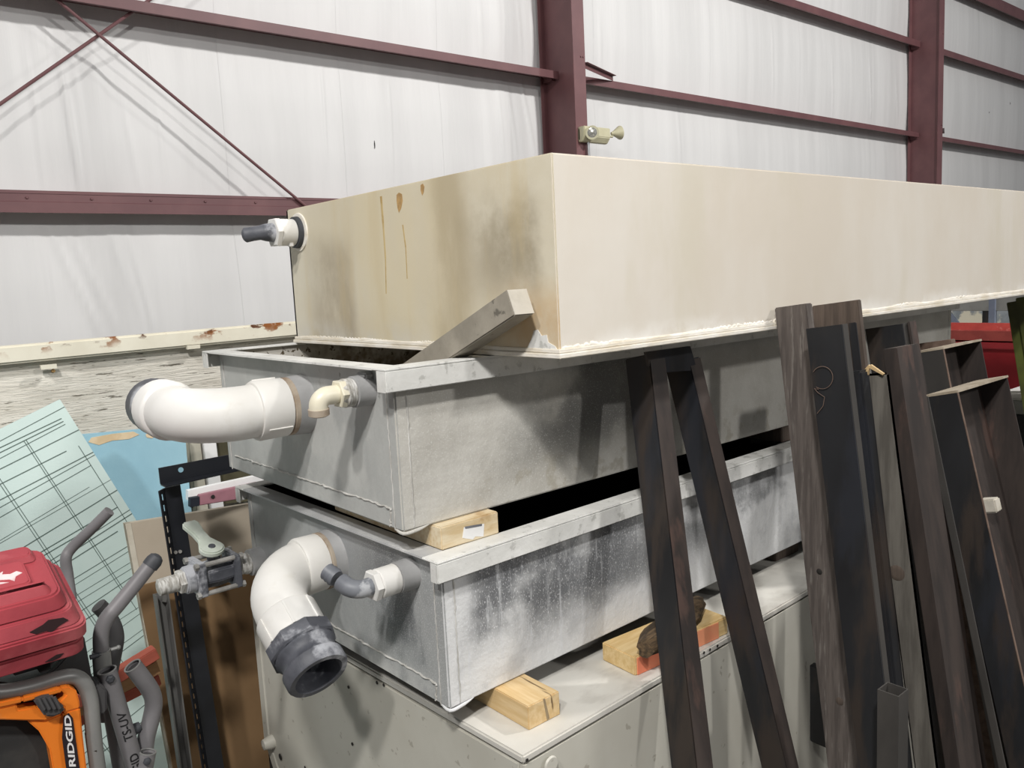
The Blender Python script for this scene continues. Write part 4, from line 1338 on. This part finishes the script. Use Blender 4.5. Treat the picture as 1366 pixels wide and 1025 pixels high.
# ------------------------------------------------------------------ things beyond the right end
xb = 4.3
ya, yb_ = oX(1268, 445, xb)[1], oX(1400, 445, xb)[1]
P_ = lambda u, v, x_=xb: oX(u, v, x_)
zr = P_(1300, 441)[2]
yc = (ya + .35 + yb_) / 2
t = thing('red_bin', 'red plastic bin with a thick rim beyond the far end of the tanks', 'bin', (xb + .2, yc, zr - .33))
y0, y1 = yb_, ya + .35
hR = .058
build('rim', MB().aabb(xb, xb + .5, y0, y1, zr - hR, zr - hR + .012).aabb(xb, xb + .012, y0, y1, zr - hR, zr).aabb(xb + .488, xb + .5, y0, y1, zr - hR, zr).aabb(xb, xb + .5, y0, y0 + .012, zr - hR, zr).aabb(xb, xb + .5, y1 - .012, y1, zr - hR, zr), 'red_bin_rim', t, bev=.003)
build('lower_rim', MB().aabb(xb - .012, xb + .51, y0 - .01, y1 + .01, zr - hR - .03, zr - hR + .002), 'red_bin', t, bev=.004)
build('body', MB().rings([[(xb + .01, y0 + .01, zr - hR), (xb + .49, y0 + .01, zr - hR), (xb + .49, y1 - .01, zr - hR), (xb + .01, y1 - .01, zr - hR)], [(xb + .07, y0 + .09, zr - .33), (xb + .43, y0 + .09, zr - .33), (xb + .43, y1 - .09, zr - .33), (xb + .07, y1 - .09, zr - .33)]]), 'red_bin', t, bev=.01)
# stand for the bin
zbn = zr - .33
t = thing('low_table', 'dark low table carrying the red bin', 'table', (xb + .25, yc, 0))
build('table_top', MB().aabb(xb - .1, xb + .6, y0 - .25, y1 + .1, zbn - .04, zbn), 'rack_grey', t, bev=.003)
for sx in (xb - .06, xb + .52):
    for sy in (y0 - .2, y1 + .02):
        build('leg', MB().aabb(sx, sx + .05, sy, sy + .05, 0, zbn - .04), 'black_steel', t)
# white sheet near the right edge, on a dark crate
xs = 3.3
p = oX(1352, 512, xs)
t = thing('dark_crate', 'dark crate at the right edge, below the white sheet', 'crate', (xs + .2, p[1] - .1, 0))
zc = oX(1352, 534, xs)[2]
build('crate_body', MB().aabb(xs, xs + .4, p[1] - .35, p[1] + .06, 0, zc - .05), 'black_steel', t, bev=.004)
build('crate_edge', MB().aabb(xs - .005, xs + .405, p[1] - .355, p[1] + .065, zc - .05, zc), 'rack_grey', t, bev=.003)
tag(build('white_sheet', MB().prism([(xs - .01, p[1] + .07, zc + .0005), (xs - .01, p[1] + .03, zc + .03), (xs - .01, p[1] - .1, zc + .045), (xs - .01, p[1] - .36, zc + .05), (xs - .01, p[1] - .36, zc + .0005)], (.42, 0, 0)), 'white_sheet', bev=.01), 'crumpled white sheet on the dark crate by the red bin', 'sheet')
# olive post
xo = 3.0
q = [oX(u, v, xo) for u, v in ((1343, 408), (1367, 560), (1420, 560), (1420, 385))]
t = thing('olive_post', 'olive green painted steel post slanting at the right edge', 'post', (xo, q[1][1], 0))
ax = unit(q[0] - q[1])
Lg = q[0][2] / ax[2]
dY = unit(np.cross(XA, ax))
if dY[1] > 0: dY = -dY
build('post', MB().box(q[0], ax, dY, XA, (-Lg, .01), (0, .10), (0, .06)), 'olive_paint', t, bev=.002)
build('side_plate', MB().box(q[0], ax, dY, XA, (-Lg, .02), (.035, .10), (-.02, 0)), 'olive_paint', t, bev=.002)
# pallet rack with a dirty sheet
xr = 6.2
P_ = lambda u, v: oX(u, v, xr)
zt_, zbm = P_(1300, 397)[2], P_(1300, 415)[2]
yA_, yB_ = P_(1240, 405)[1], P_(1420, 405)[1]
t = thing('storage_rack', 'grey storage rack with blue-grey posts seen under the cream tank end', 'rack', (xr + .3, (yA_ + yB_) / 2, 0))
build('shelf_beam', MB().aabb(xr, xr + .06, yB_, yA_, zbm, zt_ + .1), 'rack_grey', t, bev=.003)
yp = P_(1320, 420)[1]
for dx in (0, .7):
    build('post', MB().aabb(xr + dx - .02, xr + dx + .02, yp - .04, yp, 0, zt_ + .5), 'rack_blue', t, bev=.002)
yq = P_(1316, 420)[1]
build('post', MB().aabb(xr + .02, xr + .06, yq, yq + .035, 0, zt_ + .5), 'black_steel', t, bev=.002)
a, c = P_(1262, 415), P_(1288, 447)
dd = unit(c - a)
build('diagonal', MB().box(a, dd, np.cross(dd, XA), XA, (-.05, .6), (-.02, .02), (-.01, .01)), 'rack_blue', t)
zs = P_(1300, 443)[2]
build('shelf', MB().aabb(xr + .02, xr + .9, yB_, yA_, zs - .12, zs - .10), 'rack_grey', t)
tag(build('dirty_sheet', MB().prism([(xr + .3, yB_, zs - .10), (xr + .3, yA_, zs - .10), (xr + .4, yA_, zs + .14), (xr + .42, yB_, zs + .16)], (.02, 0, 0)), 'dirty_sheet'), 'dirty blue-grey sheet with pale lumps on the storage rack', 'sheet')

# ------------------------------------------------------------------ saw stand, red case
YS = 1.50
t = thing('saw_stand', 'grey tube and orange folding saw stand under the red case', 'stand', (.25, YS, 0))
SD = t


def stube(name, pts, r, m='stand_grey', floor=False, y=YS, seg=16, smooth=5, caps=(True, True)):
    P_ = []
    for q in pts:
        yy = q[2] if len(q) > 2 else y
        P_.append(oY(q[0], q[1], yy))
    if floor:
        a_, b_ = P_[-2], P_[-1]
        k = (b_[2] - .01) / (a_[2] - b_[2])
        P_.append(b_ + (b_ - a_) * k)
    if smooth:
        P_ = catmull([np.array(p) for p in P_], smooth)
    return build(name, MB().tube(P_, r, seg, caps), m, SD, smooth=60)


def bore(u, v, y, r, axis, m='stand_dark'):
    pass


# thin handle behind the case
h = stube('handle_tube', [(146, 682, 1.72), (122, 706, 1.74), (96, 731, 1.76), (88, 745, 1.76), (90, 765, 1.76), (95, 800, 1.75)], .0105)
# long handle with a cap
h = stube('handle_tube', [(203, 751, 1.50), (180, 780, 1.50), (157, 808, 1.50), (142, 826, 1.50), (135, 845, 1.50), (135, 870, 1.50), (138, 905, 1.50), (142, 960, 1.5)], .0128)
c_ = oY(205.5, 748.5, 1.50)
build('end_cap', MB().lathe([(-.012, .0142), (.0, .0145), (.008, .012), (.012, .006), (.013, .001)], c_, unit(oY(203, 751, 1.5) - oY(180, 780, 1.5)), 16), 'rubber_black', h)
stube('sleeve', [(135, 868, 1.50), (137, 895, 1.5), (139, 935, 1.5)], .0150, 'stand_light', smooth=0)
p = oY(148, 867, 1.485)
build('pin', MB().tube([p, p + XA * .012], .003, 8).ball(p + XA * .012, .004), 'stand_light', SD)
p = oY(125, 876, 1.49)
build('pin', MB().tube([p + XA * .012, p - XA * .006], .0045, 8), 'rubber_black', SD)
# dark tube behind
h = stube('rear_tube', [(131, 808, 1.6), (139, 816, 1.6), (150, 832, 1.6), (155, 850, 1.6), (152, 872, 1.6), (145, 905, 1.6)], .0140, 'stand_dark')
# lettered tube, open at the top
axd = unit(oY(143, 895, YS - .05) - oY(181, 1025, YS - .05))
h = stube('front_tube', [(143, 895, 1.45), (162, 960, 1.45), (181, 1025, 1.45)], .0148, smooth=0, floor=True, caps=(False, True))
build('tube_lip', MB().lathe([(0, .0152), (.0015, .0152), (.0015, .0125), (0, .0125)], oY(143, 895, 1.45), axd, 18, caps=(False, False)), 'stand_light', h)
build('tube_bore', MB().lathe([(-.006, .0125), (-.005, .0125)], oY(143, 895, 1.45), axd, 18), 'stand_dark', h)
p = oY(147, 906, 1.435)
build('bolt_head', MB().lathe([(0, .0075), (.004, .007), (.006, .004)], p, (0, -1, 0), 6), 'rubber_black', h)
# curved tube on the right
h = stube('side_tube', [(177, 889, 1.47), (188, 903, 1.47), (201, 922, 1.47), (205, 938, 1.47), (202, 958, 1.47), (195, 985, 1.47), (192, 1010, 1.47)], .0148, caps=(False, True))
ad2 = unit(oY(177, 889, 1.47) - oY(188, 903, 1.47))
build('tube_lip', MB().lathe([(0, .0152), (.0015, .0152), (.0015, .0125), (0, .0125)], oY(177, 889, 1.47), ad2, 18, caps=(False, False)), 'stand_light', h)
build('tube_bore', MB().lathe([(-.006, .0125), (-.005, .0125)], oY(177, 889, 1.47), ad2, 18), 'stand_dark', h)
h = stube('short_tube', [(197, 1004, 1.44), (192, 1030, 1.44)], .0140, smooth=0, floor=True, caps=(False, True))
ad3 = unit(oY(197, 1004, 1.44) - oY(192, 1030, 1.44))
build('tube_lip', MB().lathe([(0, .0145), (.0015, .0145), (.0015, .012), (0, .012)], oY(197, 1004, 1.44), ad3, 18, caps=(False, False)), 'stand_light', h)
build('tube_bore', MB().lathe([(-.006, .012), (-.005, .012)], oY(197, 1004, 1.44), ad3, 18), 'stand_dark', h)
p = oY(196, 1016, 1.425)
build('bolt_head', MB().lathe([(0, .007), (.004, .006), (.005, .004)], p, (0, -1, 0), 6), 'rubber_black', h)
p = oY(178, 974, 1.47)
build('rubber_foot', MB().lathe([(-.012, .009), (.0, .0105), (.012, .008)], p, (1, 0, .2), 12), 'rubber_black', SD)
# light frame tube over the orange guard
stube('frame_tube', [(-40, 922, 1.42), (0, 924, 1.42), (40, 917, 1.42), (76, 906, 1.42), (98, 903, 1.42), (112, 912, 1.42), (120, 932, 1.42), (123, 960, 1.42), (127, 1000, 1.42), (131, 1030, 1.42)], .0122, 'stand_light', floor=True)
stube('frame_tube', [(143, 930, 1.49), (150, 970, 1.49), (160, 1030, 1.49)], .0110, smooth=0, floor=True)
# joint block
q = [oY(u, v, 1.425) for u, v in ((127, 918), (134, 913), (143, 920), (143, 950), (135, 955), (125, 949), (122, 934))]
build('joint_block', MB().prism(q, (0, .05, 0)), 'stand_dark', SD, bev=.003)
# lettering on the tube
tp = oY(181, 1025, 1.435)
tn = YA * -1
ru = axd
fr = tp
rt = np.cross(ru, -YA)


def tube_text(body, u, v, size, **k):
    p = oY(u, v, 1.434)
    text(body, size, p, axd, np.cross(-YA, axd), 'letter_black', SD, **k)


tA_, upL = oY(162, 960, 1.45), np.cross(-YA, axd)
for body, v_ in (('TS-UV', 985), ('RIDGID', 1046)):
    u_ = 143 + (v_ - 895) * 38 / 130
    text(body, .0200, oY(u_, v_, 1.45) - upL * .0070, axd, upL, 'letter_black', SD, bold=.0003, shear=.15 if body[0] == 'T' else 0, thick=0, wrap=(tA_, axd, .0152))
# orange guard: frame outline with a slot, in one plane facing us
yo = 1.40
pts_out = [(-40, 944), (0, 938), (40, 930), (78, 919), (92, 917), (102, 924), (106, 936), (110, 975), (117, 1040), (75, 1040), (66, 1000), (52, 975), (32, 962), (0, 957), (-40, 957)]
O_ = build('orange_guard', MB().prism([oY(u, v, yo) for u, v in ((-40, 944), (0, 937), (30, 931), (30, 938), (0, 945), (-40, 950))], (0, .03, 0)), 'orange_plastic', SD, bev=.002)
Og = SD
for pg, dy in ((((30, 931), (60, 924), (80, 918), (84, 924), (60, 931), (30, 938)), .0),
               (((80, 918), (92, 916), (102, 922), (106, 936), (107, 945), (84, 952), (86, 944), (78, 939), (88, 928), (84, 924)), .0),
               (((-40, 950), (0, 945), (22, 940), (24, 948), (50, 944), (60, 952), (86, 944), (84, 952), (60, 962), (36, 962), (0, 961), (-40, 962)), .003),
               (((36, 962), (60, 962), (86, 951), (88, 970), (92, 1000), (97, 1045), (74, 1045), (66, 1000), (52, 976)), .008),
               (((84, 952), (107, 945), (111, 985), (118, 1045), (97, 1045), (92, 1000), (88, 970)), .0)):
    build('orange_guard', MB().prism([oY(u, v, yo + dy) for u, v in pg], (0, .03, 0)), 'orange_plastic', SD, bev=.002)
build('slot_back', MB().prism([oY(u, v, yo + .028) for u, v in ((20, 935), (90, 920), (92, 945), (20, 952))], (0, .004, 0)), 'dark_gap', SD)
# grey clip on the guard
q = [oY(u, v, yo - .012) for u, v in ((45, 936), (52, 933), (58, 931), (70, 929), (80, 940), (87, 944), (85, 952), (72, 957), (60, 957), (53, 947))]
cl = build('clip', MB().prism(q, (0, .022, 0)), 'stand_dark', SD, bev=.003)
for k in range(4):
    u = 51 + k * 7
    a_, b_ = oY(u, 932 - k * .5, yo - .014), oY(u + 8, 947 - k * .5, yo - .016)
    build('clip_rib', MB().tube([a_, b_], .0028, 8), 'stand_dark', cl)
# black label with the maker's lettering
lab = [oY(u, v, yo - .002) for u, v in ((85, 957), (92, 952), (97, 958), (109, 1045), (91, 1045), (83, 985))]
lb = build('label', MB().prism(lab, (0, .0025, 0)), 'label_black', SD)
ld = unit(oY(92, 955, yo) - oY(99, 1022, yo))
text('RIDGID', .0125, oY(101.0, 1024, yo - .0030), ld, np.cross(-YA, ld), 'letter_white', SD, xs=2.1, shear=.2, bold=.0003)
# dark round thing inside the guard, modelled as a plain drum
wc = oY(-2, 1030, 1.47)
build('drum', MB().lathe([(-.03, .05), (-.03, .085), (-.022, .098), (.022, .098), (.03, .085), (.03, .05)], wc, (0, -1, 0), 36), 'drum_black', SD)
build('drum_hub', MB().lathe([(-.028, .05), (.02, .05), (.024, .02)], wc, (0, -1, 0), 24), 'saw_dark', SD)
# dark saw body between the stand and the case
q = [oY(u, v, 1.46) for u, v in ((-40, 905), (12, 912), (60, 902), (75, 890), (100, 862), (113, 850), (127, 925), (110, 930), (80, 912), (40, 920), (-40, 930))]
sb = build('saw_body', MB().prism(q, (0, .16, 0)), 'saw_dark', SD, bev=.003)
q = [oY(u, v, 1.45) for u, v in ((20, 880), (50, 870), (78, 858), (106, 848), (92, 872), (74, 884), (66, 893), (66, 897), (54, 900), (52, 893), (18, 903))]
build('saw_tray', MB().prism(q, (0, .05, 0)), 'stand_dark', sb, bev=.002)
q = [oY(u, v, 1.447) for u, v in ((48, 886), (66, 880), (68, 893), (52, 897))]
build('tray_slot', MB().prism(q, (0, .004, 0)), 'dark_gap', sb)

# red case, lying flat; front long side faces us
CY0 = 1.36                         # y of its front face (wide flange)
xr_ = oY(116, 830, CY0)[0]
zs_ = oY(100, 812, CY0)[2]
fz = lambda v, y_=CY0: oY(60, v, y_)[2]
t = thing('red_case', 'battered red plastic tool case lying on the saw stand', 'tool case', (xr_ - .22, CY0 + .002, fz(888)))
CL_ = .44


def slab(x0, x1, y0, y1, z0, z1, ins=0.0, r=.012):
    """rounded box slab, narrowing by ins at its top"""
    def ring(xa, xb_, ya_, yb2, z, rr):
        out_ = []
        for cx_, cy_, a0 in ((xb_ - rr, yb2 - rr, 0), (xa + rr, yb2 - rr, 90), (xa + rr, ya_ + rr, 180), (xb_ - rr, ya_ + rr, 270)):
            for k in range(5):
                a_ = math.radians(a0 + 22.5 * k)
                out_.append((cx_ + rr * math.cos(a_), cy_ + rr * math.sin(a_), z))
        return out_
    return MB().rings([ring(x0, x1, y0, y1, z0, r), ring(x0 + ins, x1 - ins, y0 + ins, y1 - ins, z1, r)])


zA_, zB_, zC_, zD_, zE_ = fz(890), fz(866), fz(842), fz(822), fz(806)
DP = .20
build('case_base', slab(xr_ - CL_, xr_ - .004, CY0 + .004, CY0 + DP, zA_, zB_ - .0025, 0, .02), 'red_case', t, bev=.003)
build('seam', slab(xr_ - CL_ + .004, xr_ - .010, CY0 + .010, CY0 + DP - .004, zB_ - .004, zB_ + .005, 0, .02), 'hole_dark', t)
ld_ = build('case_lid', slab(xr_ - CL_, xr_, CY0, CY0 + DP, zB_ + .0025, zC_, 0, .02), 'red_case', t, bev=.003)
build('lid_step', slab(xr_ - CL_ + .006, xr_ - .006, CY0 + .006, CY0 + DP - .006, zC_, zD_, .010, .02), 'red_case', ld_, bev=.002)
build('lid_step', slab(xr_ - CL_ + .02, xr_ - .020, CY0 + .020, CY0 + DP - .016, zD_, zE_ + .006, .008, .022), 'red_case', ld_, bev=.003)
zt2 = zE_ + .006
for (ya_, yb2) in ((.034, .064), (.132, .176)):
    build('lid_rib', slab(xr_ - CL_ + .035, xr_ - .040, CY0 + ya_, CY0 + yb2, zt2, zt2 + .012, .007, .010), 'red_case', ld_, bev=.002)
build('lid_rib', slab(xr_ - CL_ + .035, xr_ - .058, CY0 + .060, CY0 + .136, zt2, zt2 + .010, .004, .010), 'red_case', ld_, bev=.002)
# broken corner: dark hole with a ragged edge
hp_ = [(-.078, -.1), (-.060, .35), (-.052, .75), (-.032, .55), (-.026, .1), (-.040, -.35), (-.050, -.9), (-.056, -.5), (-.070, -.55)]
q = [np.array([xr_ + a_, CY0 + .0095 + .004 * k - .001, zC_ + .009 + (zD_ - zC_) * .5 * k]) for a_, k in hp_]
build('broken_hole', MB().prism(q, (0, .004, -.001)), 'hole_dark', ld_)
q = [np.array([xr_ + a_, CY0 + .0032, zA_ + k]) for a_, k in ((-.062, .006), (-.046, .013), (-.036, .012), (-.042, .006), (-.052, .004))]
build('broken_hole', MB().prism(q, (0, .003, 0)), 'hole_dark', t)
# tail of the white brand script on the lid
zl = zt2 + .0108
for pg in (((-40, 766), (-20, 764), (0, 770), (6, 768), (10, 773), (18, 771), (15, 775), (26, 777), (36, 775), (43, 779), (32, 782), (28, 788), (22, 784), (10, 782), (0, 777), (-20, 772), (-40, 774)),
           ((-40, 781), (-10, 782), (8, 785), (20, 788), (4, 787.5), (-40, 787))):
    q = [np.array([xr_ - .068 + (u - 43) * .00091, CY0 + .098 + (777 - v) * .0020, zl]) for u, v in pg]
    build('script_lettering', MB().prism(q, (0, 0, -.0012)), 'logo_white', ld_)

t.rotation_euler = (math.radians(16), 0, 0)

# red painted lumber leaning low behind the stand
for (pg, m, lb) in ((((150, 920), (205, 884), (205, 868), (150, 900)), 'red_lumber', 'red painted board edge low behind the saw stand'),
                    (((150, 932), (206, 903), (206, 884), (150, 915)), 'tan_lumber', 'tan board between two red boards behind the saw stand'),
                    (((160, 940), (208, 918), (208, 903), (160, 930)), 'red_lumber', 'lower red board behind the saw stand tubes')):
    yy = {'red painted': 1.80, 'tan board b': 1.834, 'lower red b': 1.868}[lb[:11]]
    q = [oY(u, v, yy) for u, v in pg]
    a_ = (q[0] + q[3]) / 2
    b_ = (q[1] + q[2]) / 2
    hgt = np.linalg.norm(q[1] - q[2])
    d_ = unit(b_ - a_)
    u_ = np.cross(d_, -YA)
    if u_[2] < 0: u_ = -u_
    tag(build('painted_board', MB().box(b_, d_, YA, u_, (-.38, .01), (0, .03), (-hgt / 2, hgt / 2)), m, bev=.002), lb, 'board', 'boards behind the saw stand')
